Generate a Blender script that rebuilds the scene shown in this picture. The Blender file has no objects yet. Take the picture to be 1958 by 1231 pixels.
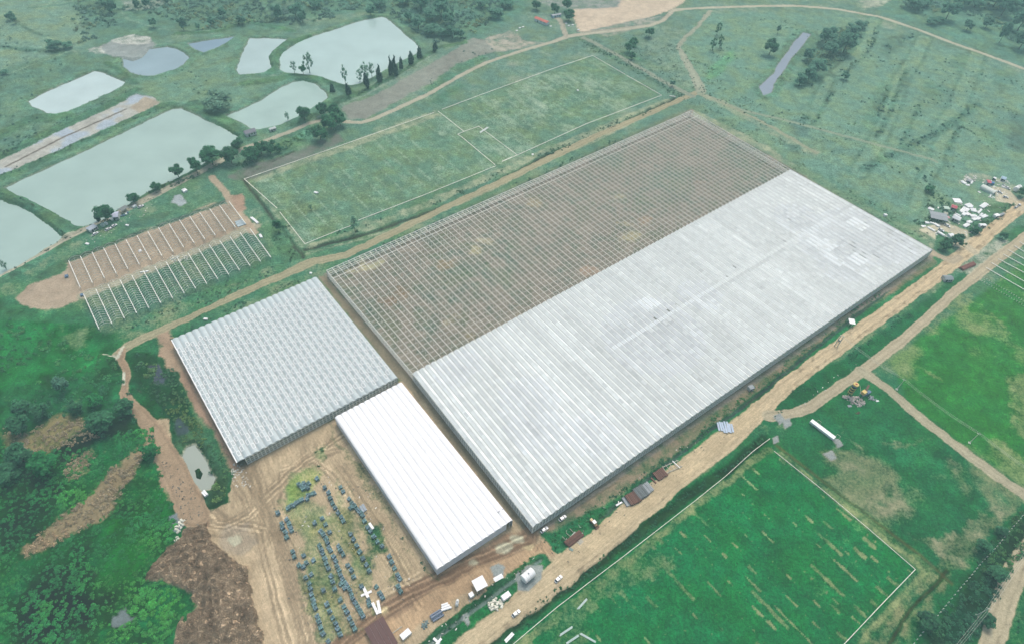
import bpy, bmesh, math, random
import numpy as np
from mathutils import Vector, Matrix
random.seed(7); RNG = np.random.default_rng(7)
sc = bpy.context.scene; COL = sc.collection
# ------------------------------------------------------------------ camera, sky, sun, haze
CAM_H = 300.0; FPX = 1240.0; PW, PH = 1958.0, 1231.0
PITCH = math.radians(47.6); ROLL = math.radians(3.6)
cam = bpy.data.objects.new('camera', bpy.data.cameras.new('camera')); COL.objects.link(cam); sc.camera = cam
cam.matrix_world = Matrix.Translation((0, 0, CAM_H)) @ Matrix.Rotation(math.pi/2 - PITCH, 4, 'X') @ Matrix.Rotation(ROLL, 4, 'Z')
cam.data.sensor_fit = 'HORIZONTAL'; cam.data.sensor_width = 36.0; cam.data.lens = 36.0*FPX/PW
cam.data.clip_start = 1.0; cam.data.clip_end = 20000.0
SUN_EL, SUN_AZ = 64.0, 12.0            # azimuth clockwise from +Y
w = bpy.data.worlds.new('World'); sc.world = w; w.use_nodes = True
nt = w.node_tree; bg = nt.nodes['Background']; sky = nt.nodes.new('ShaderNodeTexSky'); sky.sky_type = 'NISHITA'
sky.sun_disc = False; sky.sun_elevation = math.radians(SUN_EL); sky.sun_rotation = math.radians(SUN_AZ)
sky.air_density = 1.0; sky.dust_density = 7.0; sky.ozone_density = 1.0
nt.links.new(sky.outputs[0], bg.inputs[0]); bg.inputs[1].default_value = 0.15
sun = bpy.data.objects.new('sun', bpy.data.lights.new('sun', 'SUN')); COL.objects.link(sun)
sun.data.energy = 0.8; sun.data.angle = math.radians(17.0); sun.data.color = (1.0, 0.965, 0.91)
a, e = math.radians(SUN_AZ), math.radians(SUN_EL)
sd = Vector((math.sin(a)*math.cos(e), math.cos(a)*math.cos(e), math.sin(e)))
sun.rotation_euler = sd.to_track_quat('Z', 'Y').to_euler()
vs = sc.view_settings; vs.view_transform = 'Standard'; vs.look = 'None'; vs.gamma = 1.0; vs.use_curve_mapping = False
vs.exposure = 0.27
HAZE_D = 0.00040
HAZE_C = (0.50, 0.88, 0.88)
sc.cycles.use_denoising = True
sc.cycles.max_bounces = 6; sc.cycles.diffuse_bounces = 2; sc.cycles.glossy_bounces = 2; sc.cycles.transmission_bounces = 3
sc.cycles.volume_bounces = 0; sc.cycles.transparent_max_bounces = 12; sc.cycles.sample_clamp_indirect = 4.0

# ------------------------------------------------------------------ pixel -> world
_c, _s = math.cos(ROLL), math.sin(ROLL); _ct, _st = math.cos(PITCH), math.sin(PITCH)
def g(px, py, z=0.0):
    """where the photograph's pixel meets the level z"""
    x, y = px - PW/2, -(py - PH/2); x, y = _c*x - _s*y, _s*x + _c*y
    d = (x, FPX*_ct + y*_st, -FPX*_st + y*_ct); k = (CAM_H - z)/-d[2]
    return np.array((d[0]*k, d[1]*k))
def G3(px, py, z=0.0): a_ = g(px, py, z); return Vector((a_[0], a_[1], z))
def mpp(p): return math.sqrt(p[0]**2 + p[1]**2 + CAM_H**2)/FPX
def Z(ox, oy, s, pts): return [(ox + x/s, oy + y/s) for x, y in pts]       # pixels noted on an enlarged crop
K = 3.846
E_SUN = (1.56, 1.42, 1.34); HAZE_L = (0.10, 0.30, 0.26)
def lin(c): c = c/255.0; return c/12.92 if c <= .04045 else ((c + .055)/1.055)**2.4
def seen(rgb, d):
    """real colour of a surface that looks rgb through the air at distance d"""
    T = math.exp(-HAZE_D*d)
    return tuple(min(.9, max(.006, (lin(v) - (1 - T)*h)/(T*e_))) for v, h, e_ in zip(rgb, HAZE_L, E_SUN))
def dist(p): return math.sqrt(p[0]**2 + p[1]**2 + CAM_H**2)
def C(rgb, px, py): return seen(rgb, dist(g(px, py)))

# ------------------------------------------------------------------ noise
def _h(ix, iy, seed):
    n = (ix*374761393 + iy*668265263 + seed*1442695041) & 0x7fffffff
    n = ((n ^ (n >> 13))*1274126177) & 0x7fffffff
    return ((n ^ (n >> 16)) & 0xffff)/65535.0
def vnoise(x, y, seed=0):
    ix, iy = np.floor(x).astype(np.int64), np.floor(y).astype(np.int64); fx, fy = x - ix, y - iy
    fx = fx*fx*(3 - 2*fx); fy = fy*fy*(3 - 2*fy)
    a_, b_, c_, d_ = _h(ix, iy, seed), _h(ix+1, iy, seed), _h(ix, iy+1, seed), _h(ix+1, iy+1, seed)
    return (a_*(1-fx) + b_*fx)*(1-fy) + (c_*(1-fx) + d_*fx)*fy
def fbm(x, y, sc_, oct_=4, seed=0):
    t = 0; amp = .5; tot = 0
    for o in range(oct_):
        t = t + amp*vnoise(x/sc_ + 17.3*o, y/sc_ - 9.1*o, seed + o); tot += amp; amp *= .5; sc_ *= .5
    return t/tot
def sstep(a_, b_, x): t = np.clip((x - a_)/(b_ - a_), 0, 1); return t*t*(3 - 2*t)

# ------------------------------------------------------------------ naming helpers
def tag(o, label=None, cat=None, group=None, kind=None):
    if label: o['label'] = label
    if cat: o['category'] = cat
    if group: o['group'] = group
    if kind: o['kind'] = kind
    elif cat: o['kind'] = 'thing'
    return o
def empty(name, loc, rz=0.0, label=None, cat=None, group=None):
    o = bpy.data.objects.new(name, None); COL.objects.link(o); o.location = loc; o.rotation_euler = (0, 0, rz)
    o.empty_display_size = .5
    return tag(o, label, cat, group)
def link(name, me, parent=None, loc=(0, 0, 0), rz=0.0):
    o = bpy.data.objects.new(name, me); COL.objects.link(o); o.location = loc; o.rotation_euler = (0, 0, rz); o.parent = parent
    return o
def kids(o): return [c for c in CH.get(o.name, [])]
CH = {}
class MB:
    def __init__(s): s.v = []; s.f = []; s.c = []; s.m = []; s.mi = 0; s.sm = False
    def add(s, vs, fs, col=None):
        b = len(s.v); s.v += [tuple(p) for p in vs]; s.f += [tuple(i + b for i in f) for f in fs]; s.c += [col]*len(fs); s.m += [s.mi]*len(fs)
    def box(s, c, d, rz=0.0, col=None, axes=None):
        hx, hy, hz = d[0]/2, d[1]/2, d[2]/2; cr, sr = math.cos(rz), math.sin(rz); P = []
        for sx, sy, sz in ((-1,-1,-1),(1,-1,-1),(1,1,-1),(-1,1,-1),(-1,-1,1),(1,-1,1),(1,1,1),(-1,1,1)):
            x, y = sx*hx, sy*hy; P.append((c[0] + cr*x - sr*y, c[1] + sr*x + cr*y, c[2] + sz*hz))
        s.add(P, [(0,3,2,1),(4,5,6,7),(0,1,5,4),(1,2,6,5),(2,3,7,6),(3,0,4,7)], col)
    def bar(s, p, q, wd, ht=None, col=None):
        p, q = Vector(p), Vector(q); ht = ht or wd; d = (q - p)
        if d.length < 1e-5: return
        d.normalize(); up = Vector((0, 0, 1)) if abs(d.z) < .9 else Vector((1, 0, 0))
        a_ = d.cross(up).normalized()*wd/2; b_ = a_.cross(d).normalized()*ht/2
        P = [p-a_-b_, p+a_-b_, p+a_+b_, p-a_+b_, q-a_-b_, q+a_-b_, q+a_+b_, q-a_+b_]
        s.add(P, [(0,1,2,3),(7,6,5,4),(0,4,5,1),(1,5,6,2),(2,6,7,3),(3,7,4,0)], col)
    def tube(s, p, q, r, n=8, col=None, r2=None, cap=True):
        p, q = Vector(p), Vector(q); r2 = r if r2 is None else r2; d = (q - p).normalized()
        up = Vector((0, 0, 1)) if abs(d.z) < .9 else Vector((1, 0, 0)); a_ = d.cross(up).normalized(); b_ = a_.cross(d)
        P = [p + (a_*math.cos(t) + b_*math.sin(t))*r for t in [2*math.pi*i/n for i in range(n)]] + [q + (a_*math.cos(t) + b_*math.sin(t))*r2 for t in [2*math.pi*i/n for i in range(n)]]
        F = [(i, i+n, (i+1) % n + n, (i+1) % n) for i in range(n)]
        if cap: F += [tuple(range(n)), tuple(reversed(range(n, 2*n)))]
        s.add(P, F, col)
    def quad(s, *P, col=None): s.add(P, [tuple(range(len(P)))], col)
    def mesh(s, name, mats, smooth=False):
        me = bpy.data.meshes.new(name); me.from_pydata(s.v, [], s.f)
        for m in (mats if isinstance(mats, (list, tuple)) else [mats]): me.materials.append(m)
        if any(s.m): me.polygons.foreach_set('material_index', s.m)
        if any(c is not None for c in s.c):
            at = me.attributes.new('Tint', 'FLOAT_COLOR', 'FACE'); at.data.foreach_set('color', np.array([(*(c or (1,1,1)), 1.0) for c in s.c], 'f').ravel())
        if smooth: me.polygons.foreach_set('use_smooth', [True]*len(s.f))
        me.update(); return me
    def build(s, name, mats, parent=None, loc=(0,0,0), rz=0.0, smooth=False):
        return link(name, s.mesh(name, mats, smooth), parent, loc, rz)

# ------------------------------------------------------------------ materials
def mat(name, col=(.5,.5,.5), rough=.8, metal=0.0, noise=0.0, nscale=1.0, tint=False, coat=0.0, bump=0.0, bscale=8.0, alpha=1.0, spec=.5, detail=4.0, objrand=0.0):
    m = bpy.data.materials.new(name); m.use_nodes = True; n = m.node_tree.nodes; l = m.node_tree.links; b = n['Principled BSDF']
    b.inputs['Roughness'].default_value = rough; b.inputs['Metallic'].default_value = metal; b.inputs['Coat Weight'].default_value = coat
    b.inputs['Specular IOR Level'].default_value = spec
    rgb = n.new('ShaderNodeRGB'); rgb.outputs[0].default_value = (*col, 1); out = rgb.outputs[0]
    tc = n.new('ShaderNodeNewGeometry')
    def mul(a_, b_, fac=1.0):
        x = n.new('ShaderNodeMix'); x.data_type = 'RGBA'; x.blend_type = 'MULTIPLY'; x.inputs[0].default_value = fac; l.new(a_, x.inputs[6]); l.new(b_, x.inputs[7]); return x.outputs[2]
    if tint:
        at = n.new('ShaderNodeAttribute'); at.attribute_name = 'Tint'; out = mul(out, at.outputs['Color'])
    if noise:
        nz = n.new('ShaderNodeTexNoise'); nz.inputs['Scale'].default_value = nscale; nz.inputs['Detail'].default_value = detail; l.new(tc.outputs['Position'], nz.inputs['Vector'])
        mr = n.new('ShaderNodeMapRange'); mr.inputs[1].default_value = .25; mr.inputs[2].default_value = .75; mr.inputs[3].default_value = 1 - noise; mr.inputs[4].default_value = 1 + noise
        l.new(nz.outputs['Fac'], mr.inputs[0]); out = mul(out, mr.outputs[0])
    if objrand:
        oi = n.new('ShaderNodeObjectInfo'); mr = n.new('ShaderNodeMapRange'); mr.inputs[3].default_value = 1 - objrand; mr.inputs[4].default_value = 1 + objrand
        l.new(oi.outputs['Random'], mr.inputs[0]); out = mul(out, mr.outputs[0])
    l.new(out, b.inputs['Base Color'])
    if bump:
        nb = n.new('ShaderNodeTexNoise'); nb.inputs['Scale'].default_value = bscale; nb.inputs['Detail'].default_value = 3; l.new(tc.outputs['Position'], nb.inputs['Vector'])
        bp = n.new('ShaderNodeBump'); bp.inputs['Strength'].default_value = bump; bp.inputs['Distance'].default_value = .3; l.new(nb.outputs['Fac'], bp.inputs['Height']); l.new(bp.outputs[0], b.inputs['Normal'])
    if alpha < 1:
        tr = n.new('ShaderNodeBsdfTransparent'); ms = n.new('ShaderNodeMixShader'); ms.inputs[0].default_value = alpha
        l.new(tr.outputs[0], ms.inputs[1]); l.new(b.outputs[0], ms.inputs[2]); l.new(ms.outputs[0], n['Material Output'].inputs[0])
    return m
# ------------------------------------------------------------------ ground grid
NC, NR = 740, 980
def axis_rows():
    t = np.linspace(0, 1, NR); y = 50 + 60*t + (1020 - 110)*(0.62*t + 0.38*t*t)
    pre = np.array([-4000, -1500, -600, -250, -100, -30, 20.]); post = y[-1] + np.array([15, 50, 120, 260, 520, 1000, 2000, 4000, 7000.])
    return np.concatenate([pre, y, post])
ys = axis_rows()
u = np.linspace(-1, 1, NC); ext = np.array([1.05, 1.2, 1.6, 2.6, 5, 10, 20]); us = np.concatenate([-ext[::-1], u, ext])
yc = np.clip(ys, 50, 1100)
xl = -(205 + (yc - 74)*.59) - 22; xr = 236 + (yc - 95)*.50 + 22; mid = (xl + xr)/2; hw = (xr - xl)/2
X = (mid[:, None] + hw[:, None]*us[None, :]); Y = np.repeat(ys[:, None], X.shape[1], 1)
NRW, NCL = X.shape; X = X.ravel(); Y = Y.ravel(); N = X.size
S6a, S6b = fbm(X, Y, 7, 3, 11) - .5, fbm(X, Y, 7, 3, 23) - .5
S2a, S2b = fbm(X, Y, 2.2, 2, 31) - .5, fbm(X, Y, 2.2, 2, 37) - .5
L40 = fbm(X, Y, 45, 4, 3); L15 = fbm(X, Y, 15, 4, 5); L5 = fbm(X, Y, 5, 3, 7); L90 = fbm(X, Y, 110, 3, 9)
AX = math.radians(40.4); UX = X*math.cos(AX) + Y*math.sin(AX); VX = X*math.sin(AX) - Y*math.cos(AX)   # the site's own axes
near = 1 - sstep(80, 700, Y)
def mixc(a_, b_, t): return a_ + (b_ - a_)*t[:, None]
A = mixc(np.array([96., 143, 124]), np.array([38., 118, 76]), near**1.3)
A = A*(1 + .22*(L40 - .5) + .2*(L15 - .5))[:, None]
B = mixc(np.array([150., 160, 140]), np.array([150., 148, 112]), near)
D = np.clip(.27 + .6*(L40 - .5) + .6*(L15 - .5) + .3*(L5 - .5), 0, .6)
HT = (.5*(L15 - .5) + .35*(L5 - .5)); RG = np.zeros(N, np.int16)
RNAMES = ['ground']
def wpts(px): return np.array([g(*p) for p in px])
def sub(W_, pad):
    return np.nonzero((X > W_[:,0].min() - pad) & (X < W_[:,0].max() + pad) & (Y > W_[:,1].min() - pad) & (Y < W_[:,1].max() + pad))[0]
def segd(x, y, p, q):
    d = q - p; L = max(1e-9, (d**2).sum()); t = np.clip(((x - p[0])*d[0] + (y - p[1])*d[1])/L, 0, 1)
    return np.hypot(x - p[0] - t*d[0], y - p[1] - t*d[1]), t
def warped(i, warp): return X[i] + warp*(1.3*S6a[i] + .5*S2a[i]), Y[i] + warp*(1.3*S6b[i] + .5*S2b[i])
def sdpoly(W_, x, y):
    d = np.full(x.shape, 1e9); ins = np.zeros(x.shape, bool); n = len(W_)
    for k in range(n):
        p, q = W_[k], W_[(k+1) % n]; dd, _ = segd(x, y, p, q); d = np.minimum(d, dd)
        c = ((p[1] > y) != (q[1] > y)); 
        if abs(q[1] - p[1]) > 1e-9: ins ^= c & (x < (q[0]-p[0])*(y - p[1])/(q[1]-p[1]) + p[0])
    return np.where(ins, d, -d)
def poly(px, soft=1.5, warp=3.0, grow=0.0):
    W_ = wpts(px); i = sub(W_, 12 + grow); x, y = warped(i, warp); s_ = sdpoly(W_, x, y) + grow
    return i, sstep(-soft, soft, s_), s_
def line(px, wd, soft=1.0, warp=1.5):
    W_ = wpts(px); ws = wd if isinstance(wd, (list, tuple)) else [wd]*len(px); i = sub(W_, max(ws) + 8); x, y = warped(i, warp)
    s_ = np.full(i.shape, -1e9)
    for k in range(len(W_) - 1):
        dd, t = segd(x, y, W_[k], W_[k+1]); s_ = np.maximum(s_, (ws[k]*(1-t) + ws[k+1]*t)/2 - dd)
    return i, sstep(-soft, soft, s_), s_
def region(name, i, s_, thr=0.0):
    if name not in RNAMES: RNAMES.append(name)
    RG[i[s_ > thr]] = RNAMES.index(name)
def veg(r, rgb, amt=1.0, soil=None, var=.3):
    i, m, s_ = r; m = m*amt; c = np.array(rgb, float)[None, :]*(1 + var*(L15[i] - .5) + var*(L5[i] - .5))[:, None]
    A[i] = A[i] + (c - A[i])*m[:, None]
    if soil is not None: D[i] = D[i] + (soil + .5*(L15[i] - .5) - D[i])*m
    return r
def dirt(r, rgb, amt=.9, var=.14, put=1.0):
    i, m, s_ = r; c = np.array(rgb, float)[None, :]*(1 + var*(L15[i] - .5) + var*(L5[i] - .5))[:, None]; m = m*put
    B[i] = B[i] + (c - B[i])*sstep(0, .5, m)[:, None]; nat = amt*(1 if amt > .84 else (.62 + .8*(L5[i] - .25)*(.5 + L15[i]))); D[i] = D[i] + (nat - D[i])*m
    return r
def lift(r, h, rough=0.0):
    i, m, s_ = r; HT[i] += m*(h + rough*(L5[i] - .5)); return r
def flat(r, h=0.0): i, m, s_ = r; HT[i] = HT[i] + (h - HT[i])*m; return r
Q1 = lambda pts: Z(0, 0, K, pts); Q2 = lambda pts: Z(480, 0, K, pts); Q3 = lambda pts: Z(960, 0, K, pts); Q4 = lambda pts: Z(1458, 0, K, pts)
Q5 = lambda pts: Z(0, 300, K, pts); Q6 = lambda pts: Z(480, 300, K, pts); Q8 = lambda pts: Z(1458, 300, K, pts)
R1 = lambda pts: Z(0, 600, K, pts); R2 = lambda pts: Z(480, 600, K, pts); R4 = lambda pts: Z(1458, 600, K, pts)
T1 = lambda pts: Z(0, 911, K, pts); T2 = lambda pts: Z(480, 911, K, pts); T3 = lambda pts: Z(960, 911, K, pts); T4 = lambda pts: Z(1458, 911, K, pts)

# ---- broad cover
veg(poly([(-200,840),(0,850),(150,820),(300,850),(350,1000),(300,1100),(400,1180),(420,1300),(-300,1300)], 8, 8), (26,98,58), 1, .0, .6)
veg(poly([(-200,560),(0,560),(150,600),(250,660),(300,720),(340,820),(300,860),(0,850),(-200,850)], 8, 8), (38,106,68), 1, .1, .55)
veg(poly([(-100,560),(0,620),(130,610),(210,680),(150,720),(0,740),(-100,740)], 6, 8), (38,122,70), 1, .04, .4)
veg(poly([(-150,-60),(520,-60),(560,60),(450,70),(340,60),(200,120),(140,0)], 10, 10), (76,130,112), 1, .05, .3)
veg(poly([(-200,20),(110,-20),(180,80),(120,100),(0,145),(-200,200)], 6, 6), (112,156,134), 1, .1, .12)
veg(poly([(-60,150),(120,100),(230,110),(250,170),(0,300),(-100,330)], 6, 6), (80,132,112), 1, .15, .25)
veg(poly([(230,150),(370,110),(460,60),(500,190),(440,215),(340,200),(250,175)], 5, 5), (98,146,122), 1, .1, .2)
veg(poly([(560,-60),(1000,-60),(1010,20),(900,80),(790,60),(700,20),(560,40)], 8, 8), (74,132,114), 1, .05, .3)
veg(poly([(1340,25),(1600,25),(1958,140),(2100,300),(1958,400),(1750,430),(1520,310),(1340,200),(1290,90)], 10, 10), (104,154,132), 1, .12, .14)
veg(poly([(1600,-60),(2100,-60),(2100,180),(1958,128),(1800,70),(1680,25)], 10, 10), (82,140,120), 1, .05, .25)
for pts, c in (([(1560,70),(1680,40),(1630,110),(1600,150),(1510,170),(1540,110)], (70,126,106)), ([(1690,75),(1765,58),(1700,110),(1680,95)], (72,124,110)), ([(1700,150),(1660,250),(1640,250),(1680,160)], (84,138,114)), ([(1830,100),(1870,110),(1840,150),(1815,120)], (82,136,114)), ([(1765,150),(1810,170),(1800,195),(1765,180)], (82,136,114)), ([(1905,130),(1950,145),(1915,180),(1900,160)], (78,130,112)), ([(1930,210),(1990,230),(1970,300),(1925,280)], (70,116,104)), ([(1880,240),(1930,250),(1915,290),(1880,270)], (90,144,118))):
    veg(poly(pts, 4, 6), c, .8, 0, .4)
# lighter mown bands in the right-hand meadow with rough hedged edges
for pts, w_ in (([(1672,36),(1660,80),(1640,105),(1600,140)], 10), ([(1768,72),(1745,120),(1722,150),(1702,215),(1675,275),(1642,330)], 12), ([(1870,102),(1852,150),(1832,200),(1800,250)], 13), ([(1830,235),(1800,270),(1790,310),(1765,350),(1748,400)], 8), ([(1586,150),(1568,185),(1560,205)], 8)):
    r = line(pts, w_ + 7, 1.5, 3); veg(r, (76,126,106), .7, 0, .5); r = line(pts, w_, .9, .8); veg(r, (116,162,136), .85, .08, .12)
for pts, w_ in (([(1870,200),(1800,250),(1720,290),(1650,325)], 8), ([(1735,135),(1690,240),(1675,260)], 6), ([(1700,165),(1672,235)], 7), ([(1760,200),(1742,240),(1720,285)], 4), ([(1545,225),(1530,240)], 6), ([(1595,175),(1572,210),(1556,240)], 4), ([(1835,230),(1815,290)], 4), ([(1520,105),(1480,170)], 5), ([(1550,70),(1500,150),(1480,180)], 5), ([(0,90),(60,96),(115,100)], 7), ([(30,40),(60,60),(90,70)], 4), ([(55,15),(100,12),(130,8)], 4)):
    veg(line(pts, w_, 1.5, 3), (66,118,100), .8, 0, .5)
# ---- fields
r = veg(poly([(467,343),(836,214),(1133,107),(1265,183),(945,320),(583,467)], 1, .4), (92,140,112), 1, .02, .2); region('sports_sized_upper_field', r[0], r[2])
i, m, s_ = r; st = fbm(UX[i]/1.0, VX[i]/9.0, 3.0, 3, 41); D[i] += m*(.20*sstep(.5, .8, st) + .25*sstep(.5, .75, L40[i]) + .12); B[i] = B[i] + (np.array([150.,166,142]) - B[i])*m[:, None]
FU = (i.copy(), m.copy())
veg(poly([(467,343),(520,322),(640,430),(583,467)], 5, 5), (96,140,108), .8, .25); veg(poly([(690,400),(945,318),(925,300),(760,360),(650,430)], 4, 4), (104,150,118), .6, .35)
for p, rad in (((848,255), 10), ((838,322), 8), ((1130,163), 13), ((1112,185), 5), ((505,345), 9), ((600,450), 8), ((1085,245), 12)):
    c = [(p[0] + rad*1.3*math.cos(t), p[1] + rad*.6*math.sin(t)) for t in np.arange(0, 6.28, .8)]; dirt(poly(c, 2, 3), (168,166,140), .62)
r = veg(poly([(1480,864),(1748,1088),(1600,1250),(960,1250),(1010,1198),(1100,1128),(1200,1050),(1300,970),(1400,893),(1455,850)], 1, .5), (20,124,74), 1, -.1, .2); region('lower_right_field', r[0], r[2])
def dashes(i, m, pitch, wd, ln, thr, amt, col, sd, phase=0.0, dots=0.0):
    kk = np.floor(UX[i]/pitch + phase); fr_ = np.abs(UX[i]/pitch + phase - kk - .5)*pitch; vv = vnoise(kk*7.3 + sd, VX[i]/ln, sd); on = sstep(wd, wd*.45, fr_ + .5*S2a[i]*2)*sstep(thr, thr + .06, vv)
    if dots: kv = np.floor(VX[i]/4.1); fv = np.abs(VX[i]/4.1 - kv - .5)*4.1; on = np.maximum(on, dots*sstep(.75, .3, np.hypot(fr_, fv))*(vnoise(kk*3.1 + sd, kv*5.7, sd + 1) > .45))
    on = on*m*amt; B[i] = B[i] + (np.array(col, float) - B[i])*(m > .5)[:, None]; D[i] = np.maximum(D[i], on*1.1)
i, m, s_ = r; big = sstep(.45, .6, fbm(X[i], Y[i], 60, 2, 47)); dashes(i, m, 8.2, .9, 5.0, .66, .62, (150,168,118), 43, dots=.78); dashes(i, m*big, 8.2, 1.6, 9.0, .64, .46, (142,154,108), 53, .37); D[i] += m*.26*sstep(.5, .72, L15[i])*sstep(.4, .6, L40[i])
dirt(poly([(1060,1170),(1190,1080),(1262,1045),(1300,1075),(1240,1110),(1150,1160),(1120,1240),(1040,1240)], 5, 6), (142,148,108), .5)
r = veg(poly([(1700,690),(1960,500),(2100,520),(2100,1000),(1958,930),(1830,840),(1740,770)], 2, 2), (48,130,66), 1, .04, .25); region('right_field', r[0], r[2])
i, m, s_ = r; B[i] = B[i] + (np.array([142.,158,108]) - B[i])*m[:, None]; D[i] += m*(.5*sstep(.45, .68, L40[i]))
for pts in ([(1870,580),(1900,600),(1930,640),(1900,625)], [(1750,698),(1790,712),(1810,730),(1780,722)], [(1930,720),(1980,700),(1980,860),(1945,830),(1925,770)], [(1900,830),(1958,870),(1958,900),(1880,845)], [(1760,610),(1800,620),(1780,640)], [(1800,580),(1860,560),(1840,600)]):
    dirt(poly(pts, 4, 8), (150,160,112), .66)
r = veg(poly([(1515,800),(1600,755),(1650,716),(1800,838),(1958,960),(1950,1010),(1835,1110),(1760,1080),(1490,860)], 2, 2), (40,118,76), 1, .05, .25); region('rough_field', r[0], r[2])
i, m, s_ = r; B[i] = B[i] + (np.array([140.,146,110]) - B[i])*m[:, None]; D[i] += m*(.55*sstep(.5, .68, L40[i]))
for pts in ([(1660,950),(1700,930),(1740,975),(1720,990),(1680,985)], [(1730,1015),(1800,1025),(1870,990),(1900,960),(1935,980),(1860,1060),(1825,1105),(1780,1060)], [(1790,860),(1830,880),(1810,900)], [(1600,800),(1615,830),(1650,850),(1660,880),(1640,860)], [(1780,840),(1700,855),(1680,845)], [(1560,860),(1640,880),(1650,900),(1580,880)]):
    dirt(poly(pts, 4, 8), (148,148,116), .7)
dirt(poly([(1480,862),(1520,890),(1700,1010),(1790,1085),(1740,1180),(1700,1231),(1640,1231),(1720,1140),(1756,1090),(1500,882)], 1.5, 2), (132,146,98), .55)
dashes(FU[0], FU[1], 8.2, 1.2, 9.0, .42, .44, (160,180,152), 57, dots=.55)
# creek and banks in the lower right corner
veg(poly([(1958,965),(1900,1030),(1830,1120),(1750,1231),(1870,1250),(1980,1050),(2060,960)], 3, 3), (34,106,68), 1, 0, .4); veg(poly([(1990,960),(1900,1050),(1830,1140),(1775,1240),(1830,1250),(1930,1100),(1990,1010)], 3, 4), (30,80,60), 1, 0, .3)
dirt(line([(1810,1085),(1735,1165),(1690,1240)], 8, 2, 4), (150,146,108), .6); veg(line([(1812,1090),(1740,1165),(1695,1240)], 1.6, .8, 1), (60,84,58), 1, 0)
veg(line([(1470,840),(1760,1062),(1820,1115)], 1.6, .7, .6), (96,104,70), .9, .1)
for off in (0, 7): dirt(line([(1486+off,866-off*.3),(1600+off,958),(1700+off,1040),(1752+off*.8,1075),(1762+off,1092),(1752+off,1108),(1700+off,1160),(1640+off,1231)], 1.3, .8, .6), (150,160,112), .75)
# ---- strip between the site and the main road
veg(line([(1000,1090),(1120,1030),(1240,925),(1340,848),(1450,762),(1560,672),(1650,605),(1730,540),(1780,505)], 20, 3, 2), (38,124,76), .9, .12, .3)
dirt(line([(1050,1000),(1160,940),(1300,845),(1440,740),(1600,615),(1780,500)], [9,10,9,9,9,8], 2, 1.5), (146,134,110), .8)
veg(line([(985,1115),(1030,1075)], 10, 2, 2), (40,116,76), .9, .1); veg(line([(800,1250),(850,1205),(940,1130),(1030,1075)], 13, 2, 2), (38,110,70), .95, .05)
i, m, s_ = line([(730,1290),(850,1205),(945,1135),(1035,1070)], 1.8, 1, .8); dirt((i, m, s_), (108,128,120), .8); HT[i] -= 1.2*m
r = line([(1060,1055),(1135,1002),(1250,905),(1345,832),(1440,762),(1560,665),(1700,555)], 2.0, .9, 1.2); veg(r, (66,92,84), .95, 0); lift(r, -1.0)
veg(line([(930,1250),(1040,1150),(1110,1105),(1200,1035),(1320,945),(1400,890),(1470,845)], 8, 1.5, 1.5), (30,110,66), .95, 0, .3)
r = line([(930,1238),(1030,1160),(1110,1102),(1200,1035),(1320,945),(1400,890),(1460,838)], 4.5, 1.2, 1.5); veg(r, (34,74,50), .9, 0, .4); lift(r, -1.2)
veg(line([(1470,800),(1550,740),(1650,680),(1750,605),(1850,530),(1958,440)], 10, 1.5, 2), (34,108,70), .95, 0, .35)
dirt(line([(985,1240),(1100,1150),(1200,1072),(1300,992),(1400,912),(1470,858)], 5, 1.5, 2.5), (150,154,110), .6)
# ---- site soil
TAN = (196,176,144); BRN = (150,128,104)
r = dirt(poly([(282,805),(334,796),(322,850),(338,900),(365,955),(400,972),(436,955),(446,905),(452,880),(640,800),(760,728),(800,730),(1030,1020),(1065,1062),(1010,1100),(860,1205),(800,1250),(480,1250),(420,1180),(400,1100),(350,1000),(330,940),(300,870)], 1.5, 3), (186,166,134), .97); region('site_yard', r[0], r[2]); flat(r)
dirt(poly([(320,648),(334,650),(460,885),(440,905),(400,820),(350,740),(325,690),(300,680)], 1.5, 3), (168,142,118), .85)
dirt(poly([(610,530),(640,525),(800,720),(1025,1020),(1000,1010),(980,990),(770,728),(760,722)], 1, 1), (142,134,112), .85)
r = dirt(poly([(618,524),(1321,208),(1515,322),(1790,480),(1780,500),(1024,1024),(786,722)], 1, .6), (150,143,126), .84); region('greenhouse_soil', r[0], r[2]); flat(r)
i, m, s_ = r; D[i] = np.clip(D[i] - .18*sstep(.5, .8, L40[i])*m, 0, 1); A[i] = A[i] + (np.array([98.,128,108]) - A[i])*m[:, None]
for p, rad, c in (((705,510), 12, (186,178,140)), ((720,505), 8, (180,176,140)), ((930,462), 12, (184,176,146)), ((908,480), 8, (186,178,140)), ((1205,455), 15, (180,172,136)), ((1195,432), 8, (176,168,136)), ((1185,377), 8, (176,170,140)), ((1025,388), 12, (170,160,130)), ((1125,520), 16, (180,160,136)), ((672,520), 8, (176,170,136)), ((860,610), 10, (166,158,130)), ((770,560), 14, (154,138,112)), ((740,575), 12, (152,136,112)), ((1235,420), 12, (164,148,124)), ((1340,350), 8, (164,150,130)), ((850,505), 14, (152,140,112)), ((1000,600), 12, (150,142,118)), ((900,640), 10, (148,140,112))):
    q = [(p[0] + rad*1.2*math.cos(t), p[1] + rad*.6*math.sin(t)) for t in np.arange(0, 6.28, .8)]; dirt(poly(q, 3, 7), c, .9, put=.8)
for q in ([(1240,330),(1330,320),(1310,370),(1230,360)], [(940,520),(990,500),(970,560)], [(1120,300),(1200,290),(1190,330)]): veg(poly(q, 6, 6), (96,134,112), .6, .35)
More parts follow.
